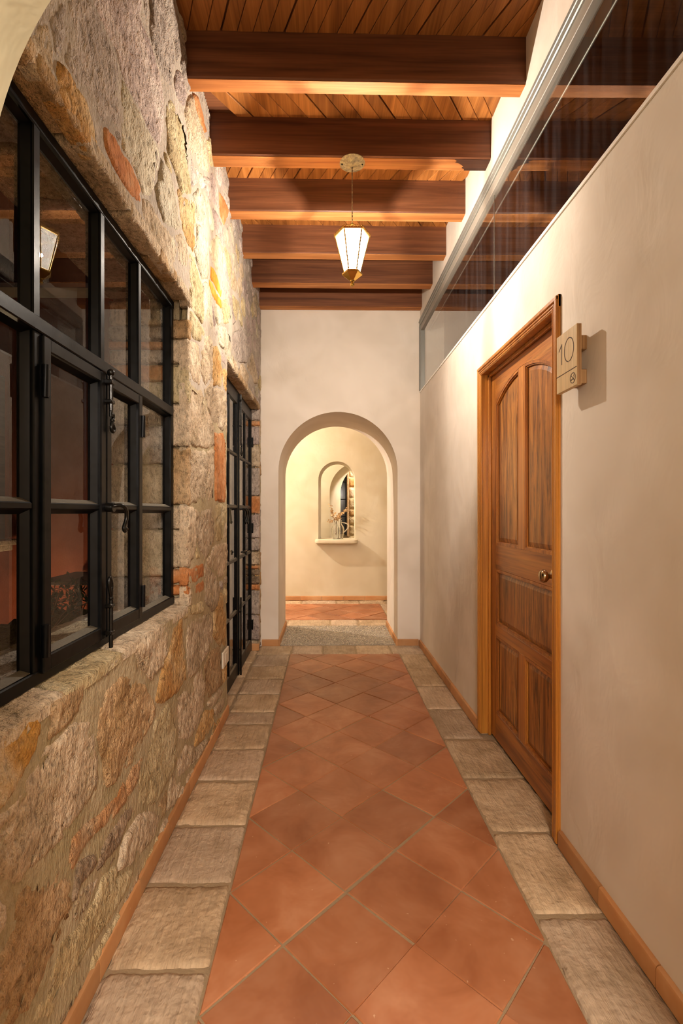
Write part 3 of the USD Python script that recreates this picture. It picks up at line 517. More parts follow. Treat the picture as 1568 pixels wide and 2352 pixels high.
# ------------------------------------------------------------------ the stone wall on the left
WIN = (.80, 2.19, .86, 2.275); DOOR = (3.06, 4.478, -.05, 2.268)
wl = thing('wall_left', 'rough rubble stone wall with brick pieces, a steel window and a glazed door', kind='structure')
region = sbox(YN - .02, 0, YF + .0, 3.49).difference(sbox(WIN[0], WIN[2], WIN[1], WIN[3])).difference(sbox(DOOR[0], DOOR[2], DOOR[1], DOOR[3]))
core = sbox(YN - .1, -.02, 5.2, 3.62).difference(sbox(WIN[0] - .05, WIN[2] - .03, WIN[1] + .03, WIN[3] + .03)).difference(sbox(DOOR[0] - .03, DOOR[2], DOOR[1] + .03, DOOR[3] + .03))
obj('masonry_core', remap(extr(core, 0, .305), lambda u, v, h: np.c_[XL - .345 + h, u, v]), 'mortar', wl)
STONES = """T 0.961,2.182 1.016,2.289 1.095,2.409 1.102,2.388 1.109,2.347 1.1,2.315 1.076,2.285 1.041,2.263
G 1.1,2.419 1.139,2.486 1.16,2.532 1.155,2.464 1.139,2.396 1.109,2.375 1.1,2.388
G 1.169,2.537 1.247,2.637 1.298,2.672 1.369,2.663 1.439,2.668 1.456,2.624 1.448,2.594 1.456,2.564 1.464,2.5 1.361,2.422 1.272,2.423 1.182,2.407 1.16,2.419
G 1.369,2.422 1.464,2.497 1.48,2.437 1.415,2.409
L 1.298,2.702 1.636,3.069 1.626,2.983 1.691,2.995 1.763,2.99 1.814,2.951 1.84,2.909 1.854,2.816 1.814,2.714 1.75,2.696 1.636,2.688 1.517,2.665 1.456,2.676 1.399,2.683 1.325,2.678
W 1.469,2.613 1.508,2.647 1.626,2.675 1.738,2.681 1.801,2.685 1.827,2.658 1.788,2.556 1.726,2.46 1.647,2.407 1.575,2.438 1.49,2.434 1.482,2.488 1.469,2.557
G 1.738,3.18 1.84,3.291 1.896,3.264 1.986,3.256 2.018,3.21 1.97,3.114 1.97,3.064 1.882,3.008 1.814,2.997 1.744,2.995 1.732,3.05 1.75,3.126
G 1.854,3.306 1.986,3.45 2.068,3.427 2.077,3.319 2.034,3.236 1.986,3.266 1.903,3.272
L 2.018,3.158 2.085,3.22 2.112,3.196 2.176,3.209 2.121,3.117 2.018,3.076 1.994,3.095
C 1.925,2.964 2.034,3.017 2.121,3.036 2.176,2.997 2.214,2.925 2.234,2.803 2.085,2.703 2.018,2.744 1.918,2.751 1.903,2.857 1.903,2.916
T 2.121,3.101 2.275,3.279 2.429,3.289 2.527,3.24 2.601,3.163 2.383,3.037 2.214,2.999 2.157,3.066
O 2.296,3.303 2.349,3.35 2.465,3.344 2.553,3.339 2.49,3.288 2.372,3.272
Y 1.15,2.368 1.177,2.375 1.222,2.382 1.265,2.385 1.291,2.368 1.325,2.345 1.343,2.332 1.298,2.267 1.272,2.241 1.205,2.246 1.145,2.254 1.139,2.294 1.145,2.336
T 1.076,2.277 1.109,2.324 1.124,2.367 1.145,2.357 1.134,2.295 1.134,2.254 1.095,2.255
O 1.372,2.393 1.399,2.411 1.508,2.425 1.595,2.424 1.636,2.411 1.626,2.362 1.555,2.345 1.448,2.346 1.376,2.357
T 1.322,2.274 1.348,2.318 1.396,2.325 1.502,2.33 1.606,2.35 1.616,2.338 1.561,2.313 1.518,2.289 1.47,2.26 1.403,2.259 1.355,2.26
W 1.794,2.616 1.842,2.664 1.906,2.667 1.989,2.666 2.018,2.644 2.063,2.588 2.094,2.549 2.033,2.507 1.867,2.448 1.818,2.477 1.794,2.511 1.783,2.558
T 1.625,2.355 1.685,2.402 1.771,2.405 1.893,2.411 1.974,2.417 1.989,2.379 2.003,2.345 1.989,2.286 1.893,2.269 1.794,2.261 1.685,2.264 1.645,2.28 1.588,2.29 1.561,2.302
Y 2.033,2.654 2.11,2.755 2.23,2.786 2.305,2.782 2.314,2.637 2.286,2.551 2.195,2.542 2.127,2.568 2.071,2.602 2.033,2.626
W 2.286,2.812 2.385,2.906 2.47,2.918 2.515,2.883 2.493,2.787 2.385,2.761 2.314,2.767
C 1.893,2.719 2.018,2.842 2.063,2.804 2.071,2.747 2.018,2.686 1.947,2.66 1.906,2.685
G 1.616,2.518 1.706,2.578 1.749,2.546 1.771,2.479 1.727,2.458 1.655,2.436 1.588,2.438
T 1.981,2.43 2.063,2.501 2.143,2.508 2.177,2.476 2.16,2.377 2.033,2.36 1.989,2.379
W 2.324,2.697 2.448,2.761 2.539,2.738 2.574,2.668 2.562,2.566 2.427,2.493 2.344,2.545 2.314,2.583
C 2.203,2.48 2.286,2.535 2.344,2.49 2.427,2.476 2.448,2.372 2.427,2.268 2.248,2.284 2.23,2.38
T 2.586,2.765 2.769,2.901 2.885,2.901 2.915,2.781 2.855,2.704 2.687,2.697 2.611,2.718
A 2.631,2.649 2.714,2.666 2.9,2.648 2.87,2.601 2.741,2.597 2.636,2.602
A 2.611,2.565 2.709,2.581 2.87,2.574 2.885,2.54 2.709,2.518 2.623,2.526
O 2.84,3.207 2.947,3.231 3.061,3.242 2.953,3.083 2.861,3.094
T 2.033,2.303 2.11,2.332 2.195,2.312 2.23,2.266 2.16,2.256 2.063,2.275
W 2.821,2.383 3.001,2.463 3.127,2.484 3.193,2.455 3.193,2.335 3.05,2.288 2.931,2.315 2.81,2.307
W 2.719,2.464 2.8,2.504 2.931,2.501 2.908,2.426 2.8,2.399 2.738,2.421
C 2.931,2.591 3.05,2.654 3.207,2.614 3.153,2.559 2.978,2.479 2.931,2.526
G 3.221,2.531 3.475,2.664 3.716,2.676 3.91,2.641 3.791,2.503 3.443,2.392 3.221,2.393
T 3.193,2.362 3.443,2.363 3.644,2.425 3.87,2.422 3.83,2.305 3.574,2.287 3.207,2.268
T 3.91,2.534 4.08,2.658 4.316,2.588 4.366,2.491 4.125,2.426 3.951,2.446
C 2.247,2.242 2.302,2.25 2.436,2.256 2.468,2.222 2.39,2.16 2.274,2.141 2.233,2.183
T 2.436,2.193 2.587,2.253 2.661,2.226 2.661,2.162 2.661,2.071 2.501,1.973 2.436,2.022 2.405,2.099
Y 2.68,2.218 2.759,2.255 2.864,2.238 2.908,2.163 2.908,2.073 2.699,2.026 2.67,2.119
T 2.181,2.073 2.36,2.129 2.374,2.069 2.405,1.996 2.39,1.943 2.247,1.935 2.181,1.969
T 2.485,1.956 2.642,2.038 2.719,2.018 2.931,2.049 3.014,2.019 3.001,1.913 2.954,1.812 2.759,1.797 2.605,1.845 2.501,1.896
T 2.192,1.885 2.394,1.927 2.473,1.889 2.593,1.838 2.667,1.775 2.705,1.69 2.557,1.646 2.379,1.63 2.198,1.624 2.179,1.733
W 2.436,2.456 2.552,2.52 2.624,2.464 2.661,2.344 2.624,2.302 2.518,2.318 2.452,2.367
T 2.198,1.586 2.441,1.618 2.523,1.586 2.54,1.501 2.49,1.433 2.481,1.347 2.335,1.353 2.224,1.342 2.218,1.437
T 2.549,1.628 2.686,1.641 2.705,1.56 2.705,1.37 2.575,1.349 2.545,1.436 2.561,1.524
O 2.725,1.739 2.938,1.779 3.046,1.754 3.046,1.363 2.915,1.371 2.725,1.375
T 2.185,1.323 2.278,1.32 2.306,1.245 2.306,1.166 2.292,1.089 2.185,1.069 2.16,1.212
T 2.32,1.305 2.457,1.296 2.629,1.319 2.686,1.236 2.686,1.144 2.611,1.082 2.506,1.065 2.379,1.146 2.328,1.225
C 2.705,1.328 2.915,1.351 2.985,1.321 2.961,1.23 2.915,1.141 2.765,1.13 2.715,1.212
T 2.705,1.102 3.033,1.093 3.046,1.019 3.033,0.927 2.893,0.91 2.725,0.965 2.575,1.032 2.54,1.053
O 2.198,1.032 2.449,1.028 2.457,0.977 2.278,0.965 2.198,0.975
O 2.306,0.95 2.465,0.942 2.473,0.899 2.306,0.906
T 2.205,0.954 2.292,0.952 2.292,0.912 2.205,0.912
T 2.464,1.03 2.539,1.026 2.708,0.941 2.833,0.85 2.748,0.763 2.668,0.75 2.487,0.84 2.471,0.929
Y 2.708,0.737 2.878,0.808 2.995,0.719 3.02,0.609 2.995,0.462 2.855,0.492 2.688,0.605 2.688,0.685
T 2.204,0.796 2.593,0.739 2.659,0.706 2.668,0.582 2.557,0.545 2.39,0.532 2.204,0.534 2.178,0.593 2.184,0.667 2.191,0.742
Y 1.978,0.817 2.097,0.832 2.121,0.741 2.171,0.633 2.152,0.545 2.022,0.541 1.849,0.567 1.786,0.599 1.849,0.658 1.887,0.694 1.947,0.716 1.947,0.787
T 1.572,0.9 1.65,0.903 1.769,0.89 1.906,0.868 1.968,0.812 1.937,0.773 1.926,0.708 1.858,0.703 1.812,0.705 1.744,0.694 1.672,0.754 1.621,0.802 1.586,0.858
C 2.115,0.835 2.178,0.859 2.422,0.835 2.438,0.798 2.272,0.804
T 1.378,0.897 1.508,0.893 1.572,0.867 1.49,0.851 1.41,0.84 1.378,0.832
B 1.344,0.735 1.378,0.776 1.489,0.778 1.601,0.739 1.71,0.652 1.776,0.578 1.765,0.541 1.649,0.507 1.565,0.489 1.465,0.493 1.392,0.511 1.371,0.58 1.331,0.679
C 1.776,0.511 1.912,0.527 1.995,0.391 2.007,0.268 1.912,0.228 1.788,0.223 1.63,0.303 1.601,0.366 1.669,0.411 1.721,0.472
T 2.011,0.506 2.272,0.463 2.315,0.524 2.422,0.509 2.471,0.411 2.454,0.288 2.344,0.251 2.204,0.257 2.011,0.348 2.011,0.419
B 2.487,0.492 2.593,0.525 2.833,0.493 2.878,0.364 2.901,0.261 2.557,0.295 2.496,0.358
Y 2.438,0.269 2.668,0.185 2.649,0.114 2.504,0.122 2.315,0.163 2.33,0.217
Y 2.878,0.354 3.02,0.339 3.033,0.234 2.935,0.248
T 2.575,0.269 2.995,0.216 2.995,0.179 2.649,0.212
T 2.688,0.186 2.995,0.158 2.971,0.1 2.748,0.118
T 2.178,0.231 2.315,0.147 2.471,0.125 2.504,0.092 2.344,0.091 2.152,0.131 2.056,0.165 2.033,0.249
S 0.894,0.926 0.939,0.922 1.015,0.903 1.045,0.867 1.055,0.828 1.049,0.797 1.03,0.773 0.986,0.749 0.965,0.736 0.939,0.732 0.894,0.718
B 1.108,0.869 1.14,0.88 1.231,0.861 1.319,0.817 1.276,0.803 1.178,0.792 1.108,0.786 1.112,0.826
T 1.086,0.754 1.159,0.768 1.276,0.737 1.306,0.709 1.325,0.636 1.325,0.574 1.319,0.531 1.231,0.526 1.149,0.518 1.069,0.529 1.016,0.528 0.984,0.538 0.951,0.576 0.92,0.637 0.92,0.711 0.979,0.724 1.03,0.758
R 1.199,0.476 1.288,0.453 1.364,0.441 1.458,0.433 1.489,0.449 1.505,0.394 1.45,0.39 1.351,0.409 1.253,0.43 1.199,0.407 1.186,0.444
D 1.371,0.341 1.481,0.353 1.574,0.334 1.597,0.301 1.497,0.312 1.481,0.281 1.378,0.301 1.331,0.31
T 1.489,0.262 1.611,0.266 1.765,0.183 1.823,0.129 1.776,0.097 1.689,0.117 1.565,0.154 1.465,0.207
R 1.514,0.435 1.583,0.45 1.649,0.445 1.611,0.405 1.53,0.393
B 1.062,0.491 1.171,0.42 1.194,0.392 1.184,0.365 1.171,0.312 1.145,0.3 1.124,0.277 1.1,0.257 1.066,0.241 1.016,0.241 0.969,0.263 0.898,0.339 0.911,0.414 0.939,0.42 0.975,0.434 0.99,0.461 0.993,0.481 1.016,0.494
D 1.194,0.405 1.212,0.388 1.273,0.375 1.316,0.34 1.294,0.329 1.222,0.34 1.205,0.328 1.198,0.359
T 1.198,0.304 1.252,0.306 1.327,0.273 1.294,0.261 1.242,0.257 1.212,0.264
C 1.345,0.257 1.413,0.233 1.488,0.201 1.548,0.14 1.533,0.107 1.467,0.109 1.406,0.112 1.322,0.123 1.257,0.133 1.194,0.138 1.132,0.139 1.088,0.134 1.033,0.193 1.08,0.226 1.132,0.255 1.149,0.263 1.203,0.234 1.242,0.233 1.283,0.243 1.316,0.255
D 1.327,0.287 1.433,0.281 1.439,0.253 1.387,0.259 1.339,0.267"""
KIND = dict(T='stone_tan', G='stone_grey', L='stone_lilac', C='stone_cream', W='stone_white', Y='stone_yellow', S='stone_ochre', B='stone_brown', R='stone_rust', D='stone_dark', O='brick_red', A='brick_orange')
done = []; allp = Polygon()
items = []
for ln in STONES.strip().split('\n'):
    k, *pp = ln.split(); q = Polygon([tuple(map(float, c.split(','))) for c in pp])
    if not q.is_valid: q = q.buffer(0)
    items.append((k, largest(q)))
items.sort(key=lambda t: t[0] not in 'OA')           # the brick pieces keep their whole outline
for si, (k, q) in enumerate(items):
    q = largest(q.buffer(.013).intersection(region).difference(allp.buffer(.006)))
    if q.is_empty or q.area < .0008: continue
    allp = unary_union([allp, q])
    brick = k in 'OA'
    big = q.area > .05
    obj('brick' if brick else 'stone', patch(q.buffer(.002), .0115, 1000 + si, .012 if brick else .013, .012 if brick else (.022 if big else .018), .005 if brick else .012, .03, on_left, .006 if brick else .012, 10., .02, 0 if brick else .009), KIND[k], wl, True)
left = region.difference(allp.buffer(.008))
sr = np.random.default_rng(5); seeds = []; filled = []
for _ in range(9000):
    y, z = sr.uniform(YN, YF), sr.uniform(0, 3.49)
    if left.contains(Point(y, z)) and all((y - a) ** 2 + ((z - b) * (1.35)) ** 2 > .165 ** 2 for a, b in seeds): seeds.append((y, z))
A = np.array(seeds) * (1, 1.35)
vor = shapely.voronoi_polygons(shapely.MultiPoint(A), extend_to=sbox(0, -1, 6, 6))
for ci, cell in enumerate(vor.geoms):
    cell = shapely.affinity.scale(cell, 1, 1 / 1.35, origin=(0, 0))
    q = cell.intersection(left).buffer(-.008)
    for g in (q.geoms if hasattr(q, 'geoms') else [q]):
        g = largest(g.buffer(-.014).buffer(.014))
        if g.is_empty or g.area < .0045: continue
        z = g.centroid.y; filled.append(g)
        kk = sr.choice(['G', 'L', 'T', 'C', 'W'], p=[.35, .3, .15, .1, .1]) if z > 2.2 else sr.choice(['T', 'C', 'B', 'G', 'Y'], p=[.5, .2, .12, .1, .08])
        obj('stone', patch(g, .014, 3000 + ci, .012, .018, .011, .03, on_left, .012, 10., .02, .004), KIND[str(kk)], wl, True)
hidden = unary_union([allp] + filled).buffer(-.035)      # no joint behind the middle of a stone
shapely.prepare(hidden)
for k, (zz, mm) in enumerate((((0, 1.9), 'mortar'), ((1.9, 3.5), 'mortar_grey'))):
    q = region.intersection(sbox(0, zz[0], 9, zz[1]))
    # joints: one uneven mortar face for each height
    s = .02; gx, gz = np.meshgrid(np.arange(YN - .02, YF + .0001, s), np.arange(zz[0], zz[1] + .0001, s)); pts = np.c_[gx.ravel(), gz.ravel()]
    ny, nz = gx.shape[1], gx.shape[0]; idx = np.arange(ny * nz).reshape(nz, ny)
    f = np.vstack([np.c_[idx[:-1, :-1].ravel(), idx[:-1, 1:].ravel(), idx[1:, 1:].ravel()], np.c_[idx[:-1, :-1].ravel(), idx[1:, 1:].ravel(), idx[1:, :-1].ravel()]])
    cen = pts[f].mean(1); f = f[shapely.contains_xy(q, cen[:, 0], cen[:, 1]) & ~shapely.contains_xy(hidden, cen[:, 0], cen[:, 1])]
    h = (meshkit.fbm(np.c_[pts * 7, np.full(len(pts), 4.)], 4, 3) - .5) * .016 + .007
    obj('mortar', trimesh.Trimesh(on_left(pts[:, 0], pts[:, 1], h), f, process=False), mm, wl, True)
# reveals: jamb stones of the window, lintel undersides, far jamb of the door, sill
def course(cuts, mats, mk, f, seed):
    for i, (a, b) in enumerate(zip(cuts[:-1], cuts[1:])):
        m = mats[i % len(mats)]
        if abs(b - a) < .02 or m == 'mortar': continue
        obj('brick' if m.startswith('brick') else 'stone', patch(mk(min(a, b) + .004, max(a, b) - .004), .009, seed + i, .008, .012, .007, .03, f, .006, 12., 0, .004), m, wl, True)
course([.86, .912, .965, .967, 1.037, 1.22, 1.33, 1.6, 1.8, 1.98, 2.10, 2.19, 2.275], ['stone_tan', 'brick_red', 'mortar', 'brick_red', 'stone_tan', 'stone_tan', 'stone_brown', 'stone_tan', 'stone_cream', 'stone_tan', 'stone_brown', 'mortar'],
       lambda a, b: sbox(-.735, a, XL + .012, b), lambda u, v, h: np.c_[u, WIN[1] + .006 - h, v], 7000)
course([.66, .93, 1.05, 1.24, 1.55, 1.82, 2.02, 2.20], ['stone_tan', 'stone_brown', 'stone_brown', 'stone_tan', 'stone_tan', 'stone_brown', 'stone_tan'], lambda a, b: sbox(-.735, a, XL + .014, b), lambda u, v, h: np.c_[u, v, WIN[3] + .006 - h], 7050)
course([3.05, 3.42, 3.78, 4.1, 4.49], ['stone_tan', 'stone_brown', 'stone_tan', 'stone_brown'], lambda a, b: sbox(-.74, a, XL + .02, b), lambda u, v, h: np.c_[u, v, DOOR[3] + .006 - h], 7080)
course([0, .09, .33, .56, .62, .70, .76, .80, .93, 1.05, 1.28, 1.45, 1.72, 1.93, 2.11, 2.16, 2.27], ['stone_tan', 'stone_lilac', 'stone_grey', 'brick_red', 'stone_dark', 'stone_dark', 'brick_red', 'stone_tan', 'stone_grey', 'stone_lilac', 'brick_red', 'stone_grey', 'stone_tan', 'stone_lilac', 'brick_red', 'stone_grey'],
       lambda a, b: sbox(-.74, a, XL + .015, b), lambda u, v, h: np.c_[u, DOOR[1] + .006 - h, v], 7100)
course([.70, 1.16, 1.49, 1.86, 2.21], ['stone_tan', 'stone_cream', 'stone_tan', 'stone_tan'], lambda a, b: sbox(-.745, a, XL + .012, b), lambda u, v, h: np.c_[u, v, .862 + h * .9 + np.clip((XL - u) / .1, 0, 1) * .018], 7140)

course([.86, 1.0, 1.22, 1.33, 1.52, 1.70, 1.90, 1.98, 2.05, 2.09, 2.16, 2.275], ['stone_grey', 'stone_tan', 'stone_grey', 'stone_tan', 'stone_grey', 'stone_tan', 'brick_red', 'stone_grey', 'brick_red', 'stone_grey', 'stone_tan'],
       lambda a, b: sbox(-1.0, a, -.742, b), lambda u, v, h: np.c_[u, WIN[1] + .008 - h, v], 7200)
course([.66, 1.0, 1.28, 1.5, 1.83, 2.20], ['stone_grey', 'stone_lilac', 'stone_tan', 'stone_grey'], lambda a, b: sbox(-1.0, a, -.742, b), lambda u, v, h: np.c_[u, v, WIN[3] + .01 - h], 7250)
course([.70, 1.1, 1.5, 1.86, 2.21], ['stone_tan', 'stone_grey'], lambda a, b: sbox(-1.0, a, -.742, b), lambda u, v, h: np.c_[u, v, .872 + h], 7280)

# ------------------------------------------------------------------ steel window in the stone wall
w1 = thing('window_1', 'black steel multi-pane window with wrought iron latches in the stone wall', 'window', kind='structure')
XW = -.700; Y0, Y1, Z0, Z1 = .79, 2.186, .885, 2.264
def bar(parent, name, y0, y1, z0, z1, proud=0.0, deep=.04, c=.003): obj(name, cbox(XW - deep, XW + proud, y0, y1, z0, z1, c), 'black_steel', parent)
bar(w1, 'frame', Y0, Y0 + .035, Z0, Z1); bar(w1, 'frame', Y1 - .034, Y1, Z0, Z1); bar(w1, 'frame', Y0, Y1, Z1 - .034, Z1, .002); bar(w1, 'frame', Y0, Y1, Z0 - .004, Z0 + .03, .004)
bar(w1, 'transom', Y0 + .03, Y1 - .03, 1.735, 1.772, .010)
VB = [1.157, 1.495, 1.792]
for y in VB: bar(w1, 'glazing_bar', y - .014, y + .014, 1.77, Z1 - .03, .0)
for y in VB: bar(w1, 'mullion', y - .017, y + .017, Z0 + .028, 1.737, .003)
XG = XW - .024
def glaze(parent, y0, y1, z0, z1, x=XG, dp=.017):
    obj('pane', cbox(x - .004, x, y0 - .004, y1 + .004, z0 - .004, z1 + .004, 0), 'window_glass', parent)
    b = .011 if dp > .01 else .006; ms = []
    ms.append(hull([(x, y0, z0), (x, y0, z1), (x, y0 + b, z0), (x, y0 + b, z1), (x + dp, y0, z0), (x + dp, y0, z1)]))
    ms.append(hull([(x, y1, z0), (x, y1, z1), (x, y1 - b, z0), (x, y1 - b, z1), (x + dp, y1, z0), (x + dp, y1, z1)]))
    ms.append(hull([(x, y0, z1), (x, y1, z1), (x, y0, z1 - b), (x, y1, z1 - b), (x + dp, y0, z1), (x + dp, y1, z1)]))
    obj('glazing_bead', ms, 'black_steel', parent)
    obj('putty_bead', hull([(x, y0, z0), (x, y1, z0), (x, y0, z0 + b), (x, y1, z0 + b), (x + dp + .002, y0, z0), (x + dp + .002, y1, z0)]), 'putty', parent)
ED = [Y0 + .035] + VB + [Y1 - .034]
for i in range(4):
    a, b = ED[i] + (.014 if i else 0), ED[i + 1] - (.014 if i < 3 else 0)
    glaze(w1, a, b, 1.772, Z1 - .034)
for i in (0, 3):
    a, b = ED[i] + (.017 if i else 0), ED[i + 1] - (.017 if i < 3 else 0)
    bar(w1, 'glazing_bar', a, b, 1.306, 1.324, .0, .03)
    glaze(w1, a, b, Z0 + .03, 1.306); glaze(w1, a, b, 1.324, 1.735)
def curl(base, pts, r, name, parent, mat_='wrought_iron', sgn=1):
    t = np.linspace(0, 1, len(pts)); tt = np.linspace(0, 1, len(pts) * 5)
    from scipy.interpolate import CubicSpline
    c = CubicSpline(t, np.array(pts))(tt)
    P = np.c_[np.full(len(tt), base[0]) + (c[:, 2] if c.shape[1] > 2 else 0), base[1] + sgn * c[:, 0], base[2] + c[:, 1]]
    ms = [tube(P, r, 8), ball(P[-1], r * 1.35, 1)]
    obj(name, ms, mat_, parent, 60)
SC = [(0, .02), (0, .0), (.003, .008), (.012, .010), (.017, .002), (.012, -.008), (.009, -.016), (.018, -.028), (.024, -.037), (.018, -.045), (.008, -.044), (.002, -.035), (.005, -.022), (.010, -.010)]
LV = [(0, 0, 0), (.012, .003, .02), (.026, -.006, .028), (.036, -.024, .028), (.036, -.045, .026), (.028, -.062, .024), (.026, -.073, .024), (.032, -.079, .024), (.037, -.073, .024)]
for i in (1, 2):
    cs = thing('casement', parent=w1)
    a, b = ED[i] + .008, ED[i + 1] - .008 if i == 1 else ED[i + 1] - .004
    if i == 2: a = ED[i] + .004
    if i == 1: b = ED[i + 1] - .002
    z0, z1 = Z0 + .02, 1.733
    for (c0, c1, d0, d1) in ((a, a + .033, z0, z1), (b - .033, b, z0, z1)): bar(cs, 'stile', c0, c1, d0, d1, .012, .03)
    for (d0, d1) in ((z0, z0 + .04), (z1 - .034, z1)): bar(cs, 'rail', a + .03, b - .03, d0, d1, .011, .03)
    bar(cs, 'glazing_bar', a + .03, b - .03, 1.306, 1.324, .006, .026)
    glaze(cs, a + .033, b - .033, z0 + .04, 1.306, XG + .008); glaze(cs, a + .033, b - .033, 1.324, z1 - .034, XG + .008)
    hy = a + .003 if i == 1 else b - .002
    for hz in (1.62, .985): obj('hinge', [rod((XW + .014, hy, hz - .04), (XW + .014, hy, hz + .04), .0085, 10), cbox(XW + .008, XW + .016, hy - .004, hy + .02, hz - .035, hz + .035, .002)], 'black_steel', cs, 40)
lt = thing('latch', parent=w1); yl = ED[2] + .004; xl = XW + .024
obj('bolt_rod', [rod((xl, yl, 1.735), (xl, yl, 1.62), .0065), cbox(XW + .008, xl + .008, yl - .014, yl + .014, 1.70, 1.715, .003), cbox(XW + .008, xl + .008, yl - .014, yl + .014, 1.64, 1.652, .003), ball((xl, yl, 1.738), .012, 1)], 'wrought_iron', lt, 40)
curl((xl, yl, 1.60), SC, .0055, 'curled_handle', lt)
obj('boss', [rod((XW + .008, yl, 1.315), (xl + .01, yl, 1.315), .015, 12)], 'wrought_iron', lt, 40)
curl((xl + .006, yl, 1.318), LV, .0062, 'lever', lt)
obj('bolt_rod', [rod((xl, yl, 1.06), (xl, yl, .875), .0065), cbox(XW + .008, xl + .008, yl - .014, yl + .014, 1.0, 1.012, .003), cbox(XW + .008, xl + .008, yl - .014, yl + .014, .915, .928, .003)], 'wrought_iron', lt, 40)
curl((xl + .002, yl, 1.06), [(0, 0), (.002, .02), (.012, .035), (.018, .02), (.014, 0), (.006, -.02), (.004, -.03)], .0055, 'curled_handle', lt, sgn=-1)

# ------------------------------------------------------------------ glazed double door at the far end of the stone wall
d2 = thing('door_2', 'black steel glazed double door at the far end of the stone wall', 'door', kind='structure')
bar(d2, 'frame', 3.062, 3.092, 0.0, 2.262, -.004); bar(d2, 'frame', 4.446, 4.474, 0.0, 2.262, -.004); bar(d2, 'frame', 3.062, 4.474, 2.236, 2.264, -.004)
for li, (a, b) in enumerate(((3.094, 3.772), (3.776, 4.444))):
    lf = thing('leaf', parent=d2); z0, z1 = .014, 2.234
    bar(lf, 'stile', a, a + .05, z0, z1, .004); bar(lf, 'stile', b - .05, b, z0, z1, .004)
    bar(lf, 'rail', a + .045, b - .045, z0, z0 + .10, .004); bar(lf, 'rail', a + .045, b - .045, z1 - .085, z1, .004)
    m = (a + b) / 2; bar(lf, 'glazing_bar', m - .013, m + .013, z0 + .1, z1 - .085, .002, .03)
    HZ = [z0 + .10, .52, .93, 1.34, 1.745, z1 - .085]
    for zz in HZ[1:-1]: bar(lf, 'glazing_bar', a + .048, b - .048, zz - .011, zz + .011, .003, .03)
    for (p0, p1) in ((a + .05, m - .013), (m + .013, b - .05)):
        for k in range(5): glaze(lf, p0, p1, HZ[k] + (.011 if k else 0), HZ[k + 1] - (.011 if k < 4 else 0), XW - .009, .008)
    hy = a + .004 if li == 0 else b - .004
    for hz in (.25, 1.15, 1.95): obj('hinge', [rod((XW + .010, hy, hz - .045), (XW + .010, hy, hz + .045), .009, 10), cbox(XW, XW + .012, hy - .02, hy + .02, hz - .04, hz + .04, .002)], 'black_steel', lf, 40)
lt = thing('latch', parent=d2); yl = 3.79; xl = XW + .02
obj('astragal', cbox(XW, XW + .012, 3.762, 3.786, .01, 2.236, .003), 'black_steel', lt)
obj('bolt_rod', [rod((xl, yl, 2.235), (xl, yl, 1.83), .0065), cbox(XW, xl + .008, yl - .014, yl + .014, 2.18, 2.195, .003), cbox(XW, xl + .008, yl - .014, yl + .014, 1.98, 1.99, .003)], 'wrought_iron', lt, 40)
curl((xl, yl, 1.83), [(x * 1.7, z * 1.7) for x, z in SC], .0065, 'curled_handle', lt)
for dy in (-.05, .045): curl((xl, yl + dy, 1.32), [(x * 1.5, z * 1.4, h * 1.6) for x, z, h in LV], .0075, 'lever', lt)
obj('bolt_rod', [rod((xl, yl, .62), (xl, yl, .0), .0065), cbox(XW, xl + .008, yl - .014, yl + .014, .5, .512, .003), cbox(XW, xl + .008, yl - .014, yl + .014, .2, .212, .003)], 'wrought_iron', lt, 40)
curl((xl, yl, .98), [(0, 0, 0), (.02, .004, .025), (.06, .008, .03), (.075, .0, .03), (.07, -.02, .03)], .0065, 'curled_handle', lt)
obj('lock_plate', cbox(XW, XW + .006, 3.745, 3.775, .88, 1.02, .002), 'wrought_iron', lt)

# ------------------------------------------------------------------ wooden door in the right wall
d1 = thing('door_1', 'varnished wooden panel door with an arched top panel in the right wall', 'door', kind='structure')
XD = .962; R = on_right(XD)
def board(parent, name, poly, h0, h1, m, c=.002, x0=XD, cham=True):
    msh = slab(poly, h0, h1, c) if cham else extr(poly, h0, h1)
    obj(name, remap(msh, on_right(x0)), m, parent)
lf = thing('leaf', parent=d1)
ya, yb, zt = 1.892, 2.767, 2.098
def arc_pts(y0, y1, n=16):
    R0, yc, zc = .64, 2.33, 2.02 - .64
    return [(y, zc + math.sqrt(R0 ** 2 - (y - yc) ** 2)) for y in np.linspace(y0, y1, n)]
board(lf, 'stile', sbox(ya, .012, 1.974, zt), -.03, 0, 'door_wood'); board(lf, 'stile', sbox(2.686, .012, yb, zt), -.03, 0, 'door_wood')
board(lf, 'rail', Polygon([(1.974, zt), (1.974, 1.912)] + arc_pts(1.974, 2.686, 30) + [(2.686, zt)]), -.03, 0, 'door_rail_wood', cham=False)
board(lf, 'rail', sbox(1.974, .977, 2.686, 1.115), -.03, 0, 'door_rail_wood'); board(lf, 'rail', sbox(1.974, .60, 2.686, .664), -.03, 0, 'door_rail_wood'); board(lf, 'rail', sbox(1.974, .012, 2.686, .164), -.03, 0, 'door_rail_wood')
board(lf, 'stile', Polygon([(2.299, 1.115), (2.361, 1.115)] + arc_pts(2.361, 2.299, 4)), -.03, .0, 'door_wood'); board(lf, 'stile', sbox(2.299, .164, 2.361, .60), -.03, 0, 'door_wood')
